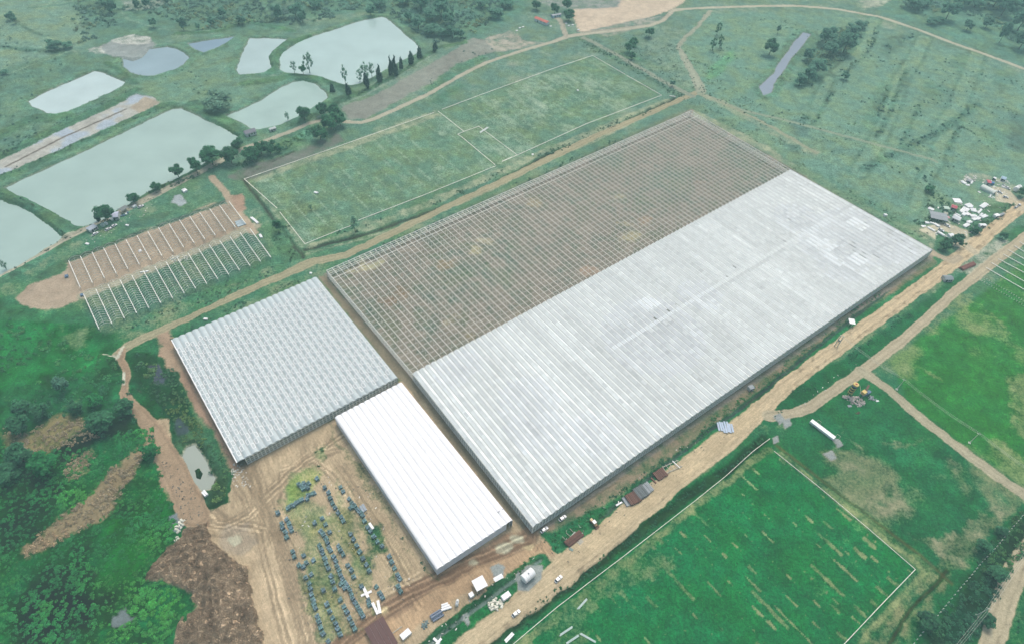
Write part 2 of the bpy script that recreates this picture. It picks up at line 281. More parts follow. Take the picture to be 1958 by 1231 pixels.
# spoil heap, bulldozed fans
r = dirt(poly([(348,1018),(385,1005),(416,1046),(468,1093),(481,1145),(505,1250),(320,1250),(338,1198),(385,1161),(362,1138),(345,1124),(282,1103),(286,1092),(307,1062)], 1.2, 4), (172,148,120), .98, .25); region('spoil_heap', r[0], r[2])
i, m, s_ = r; rd = 1 - np.abs(2*fbm(X[i]*1.4, Y[i], 4.5, 3, 61) - 1); lump = fbm(X[i], Y[i], 2.4, 2, 63)
cx_, cy_ = g(405, 1045); th_ = np.arctan2(Y[i] - cy_, X[i] - cx_); rr_ = np.hypot(X[i] - cx_, Y[i] - cy_); fan = 1 - np.abs(2*vnoise(th_*9 + 40, rr_*.08, 65) - 1); lm2 = fbm(X[i], Y[i], 1.5, 2, 69)
HT[i] += m*(np.clip(s_*.22, 0, 3.0) + 1.8*rd*rd + 1.1*(lump - .5) + 1.2*fan*(s_ < 14) + 1.4*(lm2 - .5)); B[i] *= (1 + m*(.16*(lump - .5) + .30*(lm2 - .5) + .25*(fan - .5)*(s_ < 14)))[:, None]
dirt(poly([(300,880),(345,905),(372,975),(395,1010),(340,1000),(308,935)], 1.2, 5), (170,146,120), .95, .2)
i, m, s_ = poly([(282,800),(334,797),(322,850),(440,960),(470,890),(640,815),(650,850),(560,900),(545,1000),(600,1240),(480,1240),(400,1050),(350,1000),(300,880)], 2, 2)
tr = fbm(UX[i] + VX[i]*.35, VX[i]*.2, 1.6, 3, 67); B[i] *= (1 + m*.30*(tr - .5))[:, None]
dirt(poly([(480,1060),(540,1040),(570,1110),(600,1240),(520,1240)], 5, 6), (202,180,146), .95); dirt(poly([(430,1010),(470,1005),(490,1040),(460,1060),(425,1040)], 3, 5), (180,164,138), .95)
dirt(poly([(345,905),(358,915),(374,960),(374,982),(360,960)], 1.5, 2), (204,204,182), .95); dirt(poly([(640,925),(700,960),(790,1085),(740,1130),(730,1080),(650,1000)], 2, 3), (192,172,138), .95)
dirt(line([(640,1245),(720,1190),(800,1140),(880,1098),(960,1045),(1010,1022)], [9,10,13,13,9,6], 2.5, 4), (158,134,108), .97); dirt(line([(690,1240),(800,1168),(900,1110),(1000,1068),(1040,1050)], 7, 2, 3), (188,160,126), .97)
for p, rad in (((965,1045), 14), ((905,1078), 8), ((735,1168), 7), ((985,1030), 12), ((1010,1043), 7), ((450,1030), 12)):
    q = [(p[0] + rad*1.1*math.cos(t), p[1] + rad*.6*math.sin(t)) for t in np.arange(0, 6.28, .8)]; dirt(poly(q, 1.5, 3), (200,194,164) if rad != 7 else (214,194,150), .98)
for q in ([(585,474),(700,432),(950,326),(1270,192),(1275,200),(955,336),(700,447),(590,485)], [(460,340),(470,338),(590,470),(575,474)], [(1330,212),(1420,255),(1525,315),(1790,468),(1782,478),(1515,322),(1410,262),(1325,220)], [(475,338),(640,282),(835,210),(845,222),(640,296),(490,348)]): dirt(poly(q, 2, 3), (156,164,134), .74)
TRK = np.zeros(N)
def tracks(pts, o, wd=.55, k=.84, wp=1.2):
    W_ = wpts(pts); t_ = np.gradient(W_, axis=0); t_ /= np.linalg.norm(t_, axis=1)[:, None]; W_ = W_ + np.stack([-t_[:, 1], t_[:, 0]], 1)*o
    i = sub(W_, 4); x, y = warped(i, wp); dmin = np.full(i.shape, 1e9)
    for a_, b_ in zip(W_[:-1], W_[1:]): dmin = np.minimum(dmin, segd(x, y, a_, b_)[0])
    TRK[i] += (k - 1)*sstep(wd/2 + .35, wd/2 - .25, dmin)*(.4 + 1.1*L5[i])
rt = random.Random(4)
for pts, spread, n_ in (([(660,832),(560,902),(475,985),(430,1008),(380,1000)], 22, 11), ([(445,905),(482,962),(505,1015),(522,1100),(560,1240)], 26, 11), ([(470,880),(500,960),(545,1060),(592,1240)], 22, 10), ([(640,1240),(760,1152),(900,1085),(1010,1035)], 20, 16), ([(545,905),(600,885),(650,930),(700,1010),(760,1110),(800,1160)], 10, 6), ([(650,850),(600,860),(545,905),(528,960),(558,1015)], 16, 8), ([(335,830),(350,900),(372,955),(420,1000),(500,1015)], 16, 8), ([(690,1185),(745,1140),(810,1110)], 22, 8), ([(1040,1050),(1030,1020),(1060,1000),(1180,925)], 8, 4), ([(300,820),(310,870),(340,940),(380,1010)], 14, 7), ([(650,890),(720,1000),(780,1100)], 16, 6), ([(860,1235),(1000,1130),(1150,1020),(1300,900),(1430,790)], 14, 8), ([(1440,795),(1560,694),(1720,578),(1850,480)], 7, 4)):
    for _ in range(n_):
        o = rt.uniform(-spread/2, spread/2); q = [(x + rt.uniform(-3, 3), y + rt.uniform(-3, 3)) for x, y in pts]; w9 = rt.uniform(.4, .9); k9 = rt.choice([.80, .86, .9, 1.12, 1.08]); tracks(q, o*.3, w9, k9); tracks(q, o*.3 + 2.3, w9, k9)
B *= (1 + np.clip(TRK, -.17, .14))[:, None]; D = D - .25*np.clip(-TRK, 0, .3)*0; HT += .5*np.clip(TRK, -.3, .2)
# grass in the pallet yard
for q, c in (([(538,930),(560,898),(600,892),(622,905),(600,940),(560,975),(545,985),(538,960)], (136,172,96)), ([(600,850),(622,848),(630,872),(612,888),(598,875)], (96,140,88)), ([(545,965),(600,950),(640,990),(600,1030),(560,1010)], (138,156,112)), ([(690,985),(720,1000),(745,1050),(720,1060),(700,1030)], (66,124,84)), ([(680,1070),(715,1050),(725,1090),(690,1085)], (76,126,84)), ([(700,1160),(722,1150),(720,1172),(700,1175)], (86,136,84)), ([(600,1020),(640,1040),(650,1180),(625,1200),(590,1080)], (110,134,96)), ([(640,900),(680,1000),(710,1100),(690,1120),(640,1010)], (122,138,98)), ([(560,1080),(640,1150),(700,1200),(610,1230)], (124,136,100)), ([(740,1070),(752,1100),(770,1130),(742,1110)], (104,136,92)), ([(625,800),(650,850),(700,900),(760,1010),(835,1108),(820,1100),(700,935),(640,850)], (96,112,80))):
    veg(poly(q, 3, 5), c, 1, .38, .3)
# ditch of reeds and the grey pool, left of the pale greenhouse
veg(poly([(262,670),(330,690),(380,820),(430,900),(440,960),(400,975),(350,930),(330,860),(322,800),(280,740),(245,730)], 2, 4), (34,84,58), 1, .05, .4)
dirt(poly([(285,700),(305,695),(320,720),(315,735),(295,728)], 1.5, 3), (76,92,98), .95); dirt(poly([(335,800),(350,795),(362,830),(350,850),(338,830)], 1.5, 3), (70,92,90), .9)
for p, q in (((312,640),(340,700)),): dirt(line([p, q], 8, 2, 3), (172,150,124), .85)
# ---- left wilds
for q, c, am in (([(0,815),(60,830),(90,800),(150,795),(190,830),(170,850),(60,870),(0,850)], (140,132,96), .8), ([(145,870),(170,855),(185,870),(150,915),(115,930),(130,900)], (150,150,110), .75), ([(210,905),(240,880),(262,860),(285,840),(275,880),(250,920),(215,975),(150,1015),(110,1040),(40,1070),(42,1045),(120,990),(170,955)], (146,134,104), .85), ([(120,640),(170,620),(165,665),(120,668)], (120,140,104), .6), ([(95,620),(130,622),(120,635)], (120,140,104), .6), ([(125,780),(150,765),(140,790)], (140,150,120), .7)):
    dirt(poly(q, 3, 7), c, am)
dirt(poly([(205,1180),(240,1165),(258,1185),(235,1200),(215,1198)], 1.5, 4), (120,134,130), .95); dirt(poly([(90,1225),(130,1195),(170,1185),(130,1240)], 3, 4), (74,88,86), .8); dirt(poly([(318,990),(345,978),(358,1000),(335,1020),(322,1012)], 1, 2), (132,146,146), .97)
veg(poly([(40,1110),(150,1060),(230,1100),(180,1200),(60,1250),(20,1200)], 6, 8), (20,62,46), .9, 0, .3); veg(poly([(0,930),(80,880),(120,940),(60,1010),(0,1060)], 6, 8), (22,68,48), .9, 0, .3); veg(poly([(180,800),(260,790),(230,830),(180,850),(110,890),(100,860)], 4, 6), (24,66,54), .9, 0, .3)
veg(poly([(200,1000),(330,930),(310,1060),(250,1120),(180,1130)], 6, 8), (34,112,54), .8, 0, .4)
# bare clearing and the tunnel-frame plots
r = dirt(poly([(28,570),(60,545),(120,520),(128,500),(410,388),(455,392),(482,432),(470,442),(330,500),(230,540),(165,568),(110,590),(60,590)], 1.5, 3), (176,160,136), .9); 
veg(poly([(150,566),(340,492),(500,438),(520,492),(420,540),(200,640),(185,632)], 2, 2), (70,122,98), 1, .3, .2); dirt(line([(160,566),(300,512),(400,470),(490,432)], 6, 2, 3), (170,166,140), .85); veg(line([(128,500),(250,452),(350,415),(440,383)], 4, 1.5, 2), (60,92,78), .9, .1); dirt(poly([(190,640),(330,600),(540,500),(520,520),(420,560),(250,625)], 3, 5), (140,150,118), .55)  # dark line behind the upper hoops: hedge with its shadow painted in
dirt(line([(405,338),(430,370),(455,405),(485,445)], 5, 1.5, 1.5), (180,164,138), .9); dirt(poly([(440,375),(465,370),(470,400),(455,405)], 2, 3), (176,152,128), .9)
dirt(poly([(330,375),(345,372),(358,388),(345,395),(330,388)], 1.5, 2), (170,180,176), .9)
veg(poly([(60,530),(120,500),(120,518),(75,540)], 2, 4), (56,112,84), 1, 0); veg(poly([(235,425),(340,400),(300,430),(240,440)], 2, 4), (58,108,88), .9, 0)
# ploughed ground and the bare terrace along the north
dirt(poly([(652,205),(700,190),(760,160),(830,120),(885,85),(905,72),(930,78),(960,95),(880,120),(820,160),(780,182),(700,228),(665,228)], 2, 3), (140,146,132), .85, .15)
i, m, s_ = poly([(652,205),(760,160),(900,75),(880,120),(780,182),(690,228)], 3, 2)
dirt(poly([(925,75),(975,58),(1010,80),(1040,82),(990,95),(950,100)], 2, 3), (168,164,146), .75)
r = dirt(poly([(1090,22),(1180,0),(1200,-40),(1330,-40),(1308,4),(1290,18),(1240,36),(1215,50),(1130,66),(1105,62),(1098,40)], 1.5, 3), (202,186,160), .97, .1); region('bare_terrace', r[0], r[2]); lift(r, 1.2)
dirt(poly([(1015,0),(1200,-30),(1180,15),(1100,20),(1050,12)], 3, 4), (150,156,146), .7); dirt(poly([(1640,-20),(1720,-20),(1690,14),(1650,18)], 3, 5), (176,180,156), .7); dirt(poly([(225,-20),(380,-30),(300,18),(240,22)], 3, 5), (150,160,146), .65)
dirt(poly([(1130,60),(1290,25),(1240,50),(1160,72)], 2, 3), (160,160,144), .6); dirt(poly([(1260,50),(1330,55),(1300,110),(1350,170),(1310,170),(1255,120),(1225,90)], 4, 8), (142,162,138), .5)
veg(poly([(1350,155),(1355,130),(1400,95),(1405,110),(1375,145)], 3, 3), (96,170,122), .9, 0)
dirt(poly([(1330,180),(1380,190),(1500,260),(1570,290),(1560,300),(1530,290),(1440,240)], 2, 5), (158,166,136), .6); dirt(poly([(1500,310),(1640,400),(1780,480),(1770,460),(1640,380),(1540,320)], 3, 5), (140,160,128), .5)
veg(poly([(1510,228),(1545,230),(1545,262),(1515,262)], 2, 3), (80,124,112), .8, 0); veg(poly([(1505,275),(1530,278),(1535,298),(1512,292)], 2, 3), (76,118,104), .8, 0)
dirt(poly([(1760,440),(1800,425),(1850,440),(1870,470),(1840,475),(1790,460)], 1.5, 3), (196,188,160), .9); dirt(poly([(1895,355),(1925,360),(1962,395),(1945,400),(1905,385)], 2, 2), (196,188,160), .95); dirt(poly([(1830,345),(1860,328),(1900,338),(1958,360),(1958,375),(1880,345),(1835,352)], 2, 3), (160,166,142), .65)
veg(poly([(1790,440),(1830,450),(1810,480),(1790,480)], 2, 3), (54,112,78), .9, 0); veg(poly([(1880,395),(1935,385),(1950,400),(1900,430),(1850,455)], 2, 3), (60,118,88), .9, 0)
dirt(poly([(1830,520),(1890,460),(1930,455),(1900,500),(1870,530)], 3, 4), (168,172,150), .75)
# ---- reeds and banks round the ponds
POND = {}
def pond(name, px, rgb, mud=None):
    W_ = wpts(px); POND[name] = (W_, rgb)
    i, m, s_ = poly(px, 1.0, 1.6, 9.0); veg((i, sstep(-2, 2, s_), s_), (84,138,112) if name != 'roadside_pool' else (70,112,84), .7, .02, .5)
    HT[i] += .9*np.exp(-((s_ - 6)/3.0)**2)                             # the dyke
    sw = s_ - 9.0; HT[i] = np.where(sw > -1.6, np.minimum(HT[i], -.5 - .45*sw), HT[i]); D[i] = np.where(sw > -1.2, np.maximum(D[i], .62), D[i]); B[i] = B[i] + (np.array(mud or (128,140,124), float) - B[i])*sstep(-2, 0, sw)[:, None]
pond('large_pond', [(10,358),(100,318),(200,270),(330,208),(345,207),(392,228),(425,243),(457,262),(452,272),(420,293),(395,310),(360,330),(335,345),(300,357),(255,385),(215,410),(190,425),(160,433),(140,430),(100,405),(60,385),(25,370)], (178,202,188))
pond('west_pond', [(0,382),(30,392),(60,405),(90,428),(118,452),(110,462),(80,478),(50,500),(0,526),(-60,560),(-110,500),(-80,380)], (178,202,188))
pond('white_pond', [(55,193),(90,175),(130,157),(180,136),(200,140),(237,157),(232,165),(180,190),(130,213),(110,219),(90,215),(60,203)], (204,222,214))
pond('drained_round_pond', Q1([(900,430),(975,450),(1050,420),(1100,360),(1230,345),(1300,360),(1360,390),(1385,430),(1350,470),(1280,510),(1130,555),(1050,555),(960,530),(910,490)]), (158,182,184))
pond('blue_sliver_pond', Q1([(1385,320),(1500,300),(1725,268),(1680,300),(1580,355),(1500,385),(1440,360)]), (140,168,178))
pond('narrow_pond', [(477,73),(515,73),(548,75),(533,88),(519,98),(515,109),(519,130),(506,139),(480,141),(458,142),(452,133),(462,105)], (186,208,200))
pond('upper_pond', [(587,73),(626,61),(688,40),(730,32),(740,35),(756,49),(779,70),(802,90),(805,96),(766,117),(714,146),(683,161),(659,163),(636,155),(605,144),(579,142),(550,139),(536,133),(536,122),(533,112),(541,99),(566,83)], (188,212,202))
pond('half_moon_pond', [(433,222),(458,211),(500,191),(532,169),(558,157),(581,153),(602,160),(620,174),(627,186),(615,195),(592,208),(566,224),(532,239),(496,247),(480,244),(463,234)], (178,204,190))
pond('mirror_channel', [(1536,62),(1550,65),(1533,88),(1515,109),(1497,138),(1484,153),(1474,177),(1461,182),(1452,166),(1479,140),(1492,117),(1510,94),(1520,78)], (144,160,168))
pond('roadside_pool', [(358,853),(372,848),(385,866),(397,888),(408,915),(402,934),(385,938),(366,925),(354,905),(350,875)], (172,180,164), (176,180,160))
i, m, s_ = poly([(370,897),(380,890),(388,903),(384,916),(374,912)], 1, 1); HT[i] = HT[i] + (.3 - HT[i])*m; veg((i, m, s_), (36,80,56), 1, 0)
r = dirt(poly([(-40,325),(0,302),(100,252),(180,213),(262,180),(296,187),(305,199),(230,240),(120,290),(40,320),(0,340)], 1.5, 2), (184,184,170), .97, .2); region('drained_pond_bed', r[0], r[2]); flat(r, -.6)
i, m, s_ = r; B[i] = B[i] + (np.array([172.,184,188]) - B[i])*(m*sstep(.45, .6, L15[i]))[:, None]; dirt(line([(10,318),(120,262),(240,208)], 1.2, .8, .6), (120,116,104), .9); dirt(poly([(250,205),(275,185),(305,195),(270,215)], 2, 3), (176,166,144), .95)
dirt(poly([(166,97),(190,88),(216,78),(250,67),(285,72),(300,88),(286,94),(273,109),(253,117),(234,112),(200,103)], 2, 5), (148,158,150), .9, .2)
for q in ([(215,78),(250,68),(285,75),(285,84),(250,86),(225,84)], [(168,97),(190,90),(200,100),(180,104)]): dirt(poly(q, 2, 6), (190,192,178), .8)
# ---- roads and tracks
ROADS = [
 ('dirt_road', [(790,1300),(850,1255),(936,1195),(1012,1143),(1078,1091),(1141,1041),(1206,986),(1300,908),(1395,838),(1440,795),(1500,740),(1560,694),(1640,636),(1720,578),(1800,520),(1850,480),(1900,437),(1958,392),(2060,315)], [13,13,12,12,12.5,12.5,12.5,12,11,10,9,9,9,9,9,10,9,9,9], (206,186,150), 1.5),
 ('side_road', [(2040,395),(1958,455),(1900,500),(1830,555),(1760,620),(1700,670),(1640,715),(1590,750),(1545,780),(1515,790),(1470,795)], [7,7,7,6,6,6,6,6,6,6,7], (188,176,146), 1.2),
 ('side_road', [(1645,708),(1700,745),(1750,790),(1800,830),(1850,868),(1900,905),(1958,945),(2060,1010)], 6, (184,176,146), 1.5),
 ('side_road', [(2010,1000),(1958,1065),(1930,1120),(1895,1235),(1870,1300)], [9,9,10,9,9], (190,178,146), 1.5),
 ('farm_track', [(225,674),(250,658),(290,640),(350,612),(430,575),(520,535),(600,500),(660,488),(740,450),(850,398),(950,352),(1050,303),(1150,256),(1250,213),(1320,183),(1340,175)], [5,6,6,4,5,6,7,6,6,6,6,7,6,6,6,6], (170,164,132), 1.8),
 ('farm_track', [(233,668),(231,685),(240,705),(242,730),(236,750),(248,772),(272,795),(300,835),(325,880),(350,935),(372,985)], [4,4,4,4,4,6,7,9,11,12,13], (172,150,122), 1.5),
 ('pond_road', [(-30,545),(60,498),(120,462),(175,434),(230,408),(300,372),(350,347),(420,310),(470,282),(520,265),(560,250),(592,236),(620,229),(665,234),(690,235),(712,229),(760,208),(820,180),(880,145),(930,120),(1000,97),(1060,80),(1085,70),(1120,65),(1180,58),(1240,50),(1268,40),(1285,22),(1310,18)], [4,4,4,4,5,5,4,5,4,4,4,4,4,4,4,4,4,4,4,4,4,5,7,6,6,5,5,4,4], (184,180,156), 1),
 ('north_road', [(1290,19),(1340,16),(1458,12),(1530,12),(1600,18),(1680,32),(1750,55),(1820,82),(1880,103),(1958,132),(2060,170)], 5, (186,184,158), 1),
 ('meadow_path', [(1358,22),(1335,50),(1310,72),(1297,90),(1312,118),(1330,150),(1340,175)], [4,4,4,4,7,8,10], (164,170,146), 2.5),
 ('meadow_path', [(1115,72),(1170,100),(1240,140),(1290,168),(1325,185)], 5, (150,160,138), 2),
 ('meadow_path', [(1340,180),(1420,212),(1500,230),(1620,262),(1780,305),(1790,310)], [6,4,3,3,2.5,2.5], (150,166,140), 1.5),
 ('meadow_path', [(1345,182),(1400,205),(1470,240),(1560,292)], [6,3,3,3], (160,166,138), 2.5),
 ('house_drive', [(1082,70),(1076,50),(1070,38),(1062,34)], 5, (176,172,150), 1),
 ('house_drive', [(1775,480),(1795,490),(1820,500),(1835,492)], 5, (190,176,148), 1.2),
 ('house_drive', [(1835,462),(1850,472),(1860,480)], 7, (200,188,158), 1.2),
 ('house_drive', [(1925,380),(1945,392),(1955,400)], 7, (200,188,158), 1.2)]
veg(line([(1100,70),(1165,108),(1240,150),(1300,185)], 4, 1.5, 2), (66,116,94), .9, 0, .4)
for pts in ([(583,478),(700,448),(850,395),(945,352),(1040,300),(1130,265),(1290,188)], [(560,290),(480,330),(465,345),(520,415),(580,492)]):
    veg(line(pts, 5, 1.5, 2.5), (70,116,90), .8, .05, .4); r = line(pts, 2.4, .8, 1.6); veg(r, (40,62,52), .95, 0); lift(r, -1.0)
dirt(line([(585,486),(700,455),(850,404),(950,360),(1045,308),(1135,272),(1290,196)], 2.2, 1, 1.5), (160,166,136), .75); dirt(line([(590,472),(700,436),(850,380),(945,332),(1040,288),(1280,190)], 4, 1.2, 2), (158,166,134), .72)
veg(line([(640,520),(760,462),(900,398),(1050,330),(1180,272),(1310,212)], 5, 2, 3), (96,118,94), .8, .2, .4); veg(poly([(520,420),(545,418),(560,470),(575,495),(545,500),(520,460)], 2, 4), (60,118,88), .9, 0, .4)
dirt(poly([(430,340),(470,320),(540,300),(600,275),(645,255),(660,270),(560,312),(470,348)], 2, 4), (116,124,112), .8); veg(poly([(500,290),(560,262),(596,242),(600,262),(540,296)], 2, 3), (62,122,92), .9, 0, .4)
for q in ([(595,985),(640,985),(668,1060),(630,1075)], [(560,1040),(600,1030),(640,1120),(610,1130)], [(640,1090),(690,1060),(712,1120),(680,1180)], [(655,905),(672,930),(700,1010),(690,1020)], [(575,1150),(620,1140),(660,1200),(620,1225)]): veg(poly(q, 3, 6), (128,158,104), .65, .42, .4)
veg(poly([(680,120),(780,62),(830,100),(880,90),(780,150),(700,185)], 3, 6), (86,136,110), .0, 0)
for q in ([(815,170),(850,140),(875,140),(835,178)], [(820,195),(880,155),(890,165),(850,195),(820,200)], [(860,130),(920,105),(930,112),(880,140)], [(535,260),(590,240),(592,275),(540,285)], [(1168,110),(1200,95),(1240,120),(1215,115)]):
    veg(poly(q, 2, 5), (74,134,104), .9, 0, .4)
# dykes along the ponds' lower edges: dark reeds
for pts, w_ in (([(0,300),(100,250),(200,205),(262,172)], 9), ([(-40,350),(40,325),(150,275),(300,205),(330,200)], 9), ([(0,372),(60,388),(120,430),(135,445)], 13), ([(0,540),(80,490),(135,455),(250,395),(330,352),(455,282)], 7), ([(205,120),(260,160)], 6), ([(370,200),(430,235),(470,262)], 12), ([(520,140),(524,110),(545,85),(590,72)], 9), ([(470,160),(560,148),(640,158),(672,180),(620,205)], 10), ([(560,240),(640,200),(720,165),(800,120),(835,92),(890,82)], 6), ([(340,65),(420,60),(470,40),(560,60)], 7), ([(-20,270),(60,228),(130,225)], 12)):
    veg(line(pts, w_, 1.5, 3), (60,118,88), .85, 0, .5)
    i, m, s_ = line(pts, w_, 2, 3); HT[i] += .9*m*(HT[i] > -.4)
dirt(line([(-20,538),(60,492),(120,455),(140,447)], 2.6, 1, 1), (184,186,158), .8); dirt(line([(560,252),(640,205),(700,182),(770,142),(830,104)], 2, 1, 1), (150,166,146), .7); dirt(line([(0,148),(60,125),(128,100)], 3, 1.2, 1.5), (140,164,134), .55); dirt(line([(30,40),(90,70),(120,95)], 3, 1.2, 1.5), (140,164,134), .5); dirt(line([(225,15),(245,38),(300,55),(400,60)], 4, 1.2, 2), (134,162,138), .55)
for nm, pts, wd, c, wp in ROADS:
    r = line(pts, wd, .9, wp); dirt(r, c, .98, .08); region(nm, r[0], r[2]); i, m, s_ = r
    D[i] = np.clip(D[i] + .25*m - .0, 0, 1.1); HT[i] = HT[i] + (.05 - HT[i])*m
    wd0 = wd if not isinstance(wd, (list, tuple)) else wd[len(wd)//2]
    rut = np.exp(-((s_ - wd0*.22)/.5)**2)*(.5 + L5[i]); B[i] *= (1 - .10*rut*m)[:, None]
    if wd0 > 8: B[i] *= (1 - .16*sstep(.62, .72, L5[i])*(s_ < wd0*.3)*m - .05*(fbm(UX[i], VX[i]*4, 6, 3, 71) - .5))[:, None]
r = dirt(poly([(1200,955),(1300,880),(1380,820),(1440,770),(1455,790),(1400,845),(1300,925),(1150,1040),(1090,1085),(1052,1075),(1062,1062),(1120,1030)], 1.5, 2), (200,180,144), .95); region('dirt_road', r[0], r[2])
veg(line([(800,1262),(850,1217),(905,1172),(960,1130),(1030,1078)], 9, 1.2, 2), (40,120,72), .95, .12, .35); veg(line([(800,1240),(850,1203),(940,1133),(1028,1070)], 4, 1, 2), (44,98,68), .9, .1, .35)
i, m, s_ = line([(790,1255),(850,1208),(945,1136),(1032,1072)], 1.7, .8, .8); dirt((i, m, s_), (112,134,122), .85); HT[i] -= .8*m
veg(poly([(1052,1052),(1075,1035),(1140,985),(1165,975),(1130,1010),(1090,1040),(1062,1058)], 1, 2), (44,124,76), .9, .1, .3)
for q in ([(985,1095),(1010,1080),(1040,1082),(1035,1105),(1010,1130),(990,1128)], [(940,1085),(955,1078),(965,1085),(962,1100),(945,1102)], [(1478,795),(1490,790),(1500,802),(1490,812)], [(1494,803),(1510,800),(1514,812),(1500,818)], [(1590,838),(1605,840),(1613,852),(1602,857)], [(1572,868),(1590,860),(1600,875),(1588,880)], [(1476,838),(1486,832),(1490,845),(1480,850)], [(880,1178),(892,1172),(900,1190),(894,1198)]):
    r = dirt(poly(q, .6, 1.2), (158,164,156), 1.0, .06); region('gravel_patch', r[0], r[2]); lift(r, .5 if len(q) == 4 else .15)
for p, q in (((226,683),(236,662)), ((222,686),(233,664)), ((236,712),(237,735)), ((196,676),(222,682))): dirt(line([p, q], .8, .5, .4), (206,204,180), .95)

# ---- mesh out: one object per kind of surface, sharing the same relief
dd = np.clip(np.sqrt(X**2 + Y**2 + CAM_H**2), 200, 1250); T = np.exp(-HAZE_D*dd)[:, None]
def tolin(c): c = np.clip(c, 0, 255)/255.0; return np.where(c <= .04045, c/12.92, ((c + .055)/1.055)**2.4)
def albedo(c): return np.clip((tolin(c) - (1 - T)*np.array(HAZE_L)[None, :])/(T*np.array(E_SUN)[None, :]), .005, .8)
fw = (.10 + .24*sstep(60, 420, Y))*(1 - .7*sstep(0, 160, X)*sstep(420, 250, Y)); fw[(X < 0) & (Y < 250)] *= .3; A = A + (np.array([130., 158, 136]) - A)*fw[:, None]; B = B*1.03  # grass pales with distance: haze painted into the ground colour
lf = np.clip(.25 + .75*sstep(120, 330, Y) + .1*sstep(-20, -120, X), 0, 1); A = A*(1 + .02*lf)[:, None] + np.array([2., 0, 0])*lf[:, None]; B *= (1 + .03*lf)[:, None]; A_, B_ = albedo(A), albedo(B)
far = (X < -1500) | (X > 1500) | (Y < 0) | (Y > 1500); HT[far] *= 0
def vary(img):
    return img
def ground_material(kind):
    m = bpy.data.materials.new(kind); m.use_nodes = True; n = m.node_tree.nodes; l = m.node_tree.links; b = n['Principled BSDF']
    b.inputs['Roughness'].default_value = .95; b.inputs['Specular IOR Level'].default_value = .15
    geo = n.new('ShaderNodeNewGeometry'); P = geo.outputs['Position']
    def noise(s_, det=4, rough=.6):
        x = n.new('ShaderNodeTexNoise'); x.inputs['Scale'].default_value = s_; x.inputs['Detail'].default_value = det; x.inputs['Roughness'].default_value = rough; l.new(P, x.inputs['Vector']); return x.outputs['Fac']
    def mth(op, a_, b_=None, c_=None):
        x = n.new('ShaderNodeMath'); x.operation = op
        for k, v in enumerate((a_, b_, c_)):
            if v is None: continue
            if isinstance(v, (int, float)): x.inputs[k].default_value = v
            else: l.new(v, x.inputs[k])
        return x.outputs[0]
    def rng(v, a0, a1, b0, b1):
        x = n.new('ShaderNodeMapRange'); x.inputs[1].default_value = a0; x.inputs[2].default_value = a1; x.inputs[3].default_value = b0; x.inputs[4].default_value = b1; l.new(v, x.inputs[0]); return x.outputs[0]
    def att(nm): x = n.new('ShaderNodeAttribute'); x.attribute_name = nm; return x
    def scale(col, f):
        x = n.new('ShaderNodeVectorMath'); x.operation = 'SCALE'; l.new(col, x.inputs[0]); l.new(f, x.inputs[3]); return x.outputs[0]
    n1, n2, n3, n4 = noise(.16, 5, .65), noise(.7, 5, .75), noise(1.9, 4, .8), noise(.05, 4, .6)
    dm = mth('ADD', att('Soil').outputs['Fac'], mth('MULTIPLY', mth('SUBTRACT', n2, .5), .95)); dm = mth('ADD', dm, mth('MULTIPLY', mth('SUBTRACT', n1, .5), .55)); dm = rng(dm, .30, .76, 0, 1)
    vf = mth('MULTIPLY', rng(n2, .3, .7, .38, 1.62), rng(n3, .3, .7, .5, 1.5)); vf = mth('MULTIPLY', vf, rng(n1, .3, .7, .70, 1.30))
    vc = scale(att('Grass').outputs['Color'], vf)
    hs = n.new('ShaderNodeMix'); hs.data_type = 'RGBA'; hs.blend_type = 'MULTIPLY'; l.new(rng(n4, .42, .62, 0, .55), hs.inputs[0]); l.new(vc, hs.inputs[6]); hs.inputs[7].default_value = (1.5, 1.08, .62, 1); vc = hs.outputs[2]
    sf = mth('MULTIPLY', rng(n2, .3, .7, .78, 1.22), rng(n3, .3, .7, .76, 1.24)); sf = mth('MULTIPLY', sf, rng(n1, .3, .7, .9, 1.1)); scol = scale(att('Earth').outputs['Color'], sf)
    if kind in ('spoil', 'rutted', 'road_soil'):
        mp = n.new('ShaderNodeMapping'); mp.vector_type = 'TEXTURE'; l.new(P, mp.inputs['Vector']); wn = n.new('ShaderNodeTexNoise'); l.new(mp.outputs[0], wn.inputs['Vector']); wn.inputs['Detail'].default_value = 4; wn.inputs['Roughness'].default_value = .65
        if kind == 'spoil': wn.inputs['Scale'].default_value = .85; wn.inputs['Distortion'].default_value = 1.6; rr9 = (.34, .66, .76, 1.18)
        else: mp.inputs['Rotation'].default_value = (0, 0, math.radians(-52 if kind == 'rutted' else 42)); mp.inputs['Scale'].default_value = (11, 1.0, 1) if kind == 'road_soil' else (9, 1.1, 1); wn.inputs['Scale'].default_value = 1.3; wn.inputs['Distortion'].default_value = .5 if kind == 'rutted' else .15; rr9 = (.35, .65, .85, 1.14)
        relief = wn.outputs['Fac']
        if kind == 'spoil':
            wn.inputs['Scale'].default_value = .42; crease = mth('ABSOLUTE', mth('SUBTRACT', wn.outputs['Fac'], .5)); scol = scale(scol, rng(crease, 0, .06, .82, 1.32)); relief = rng(crease, 0, .12, 0, 1)  # darkened creases paint shade between the clods, on top of the bump
        else: scol = scale(scol, rng(wn.outputs['Fac'], *rr9))
    else: relief = None
    mx = n.new('ShaderNodeMix'); mx.data_type = 'RGBA'; l.new(dm, mx.inputs[0]); l.new(vc, mx.inputs[6]); l.new(scol, mx.inputs[7]); l.new(mx.outputs[2], b.inputs['Base Color'])
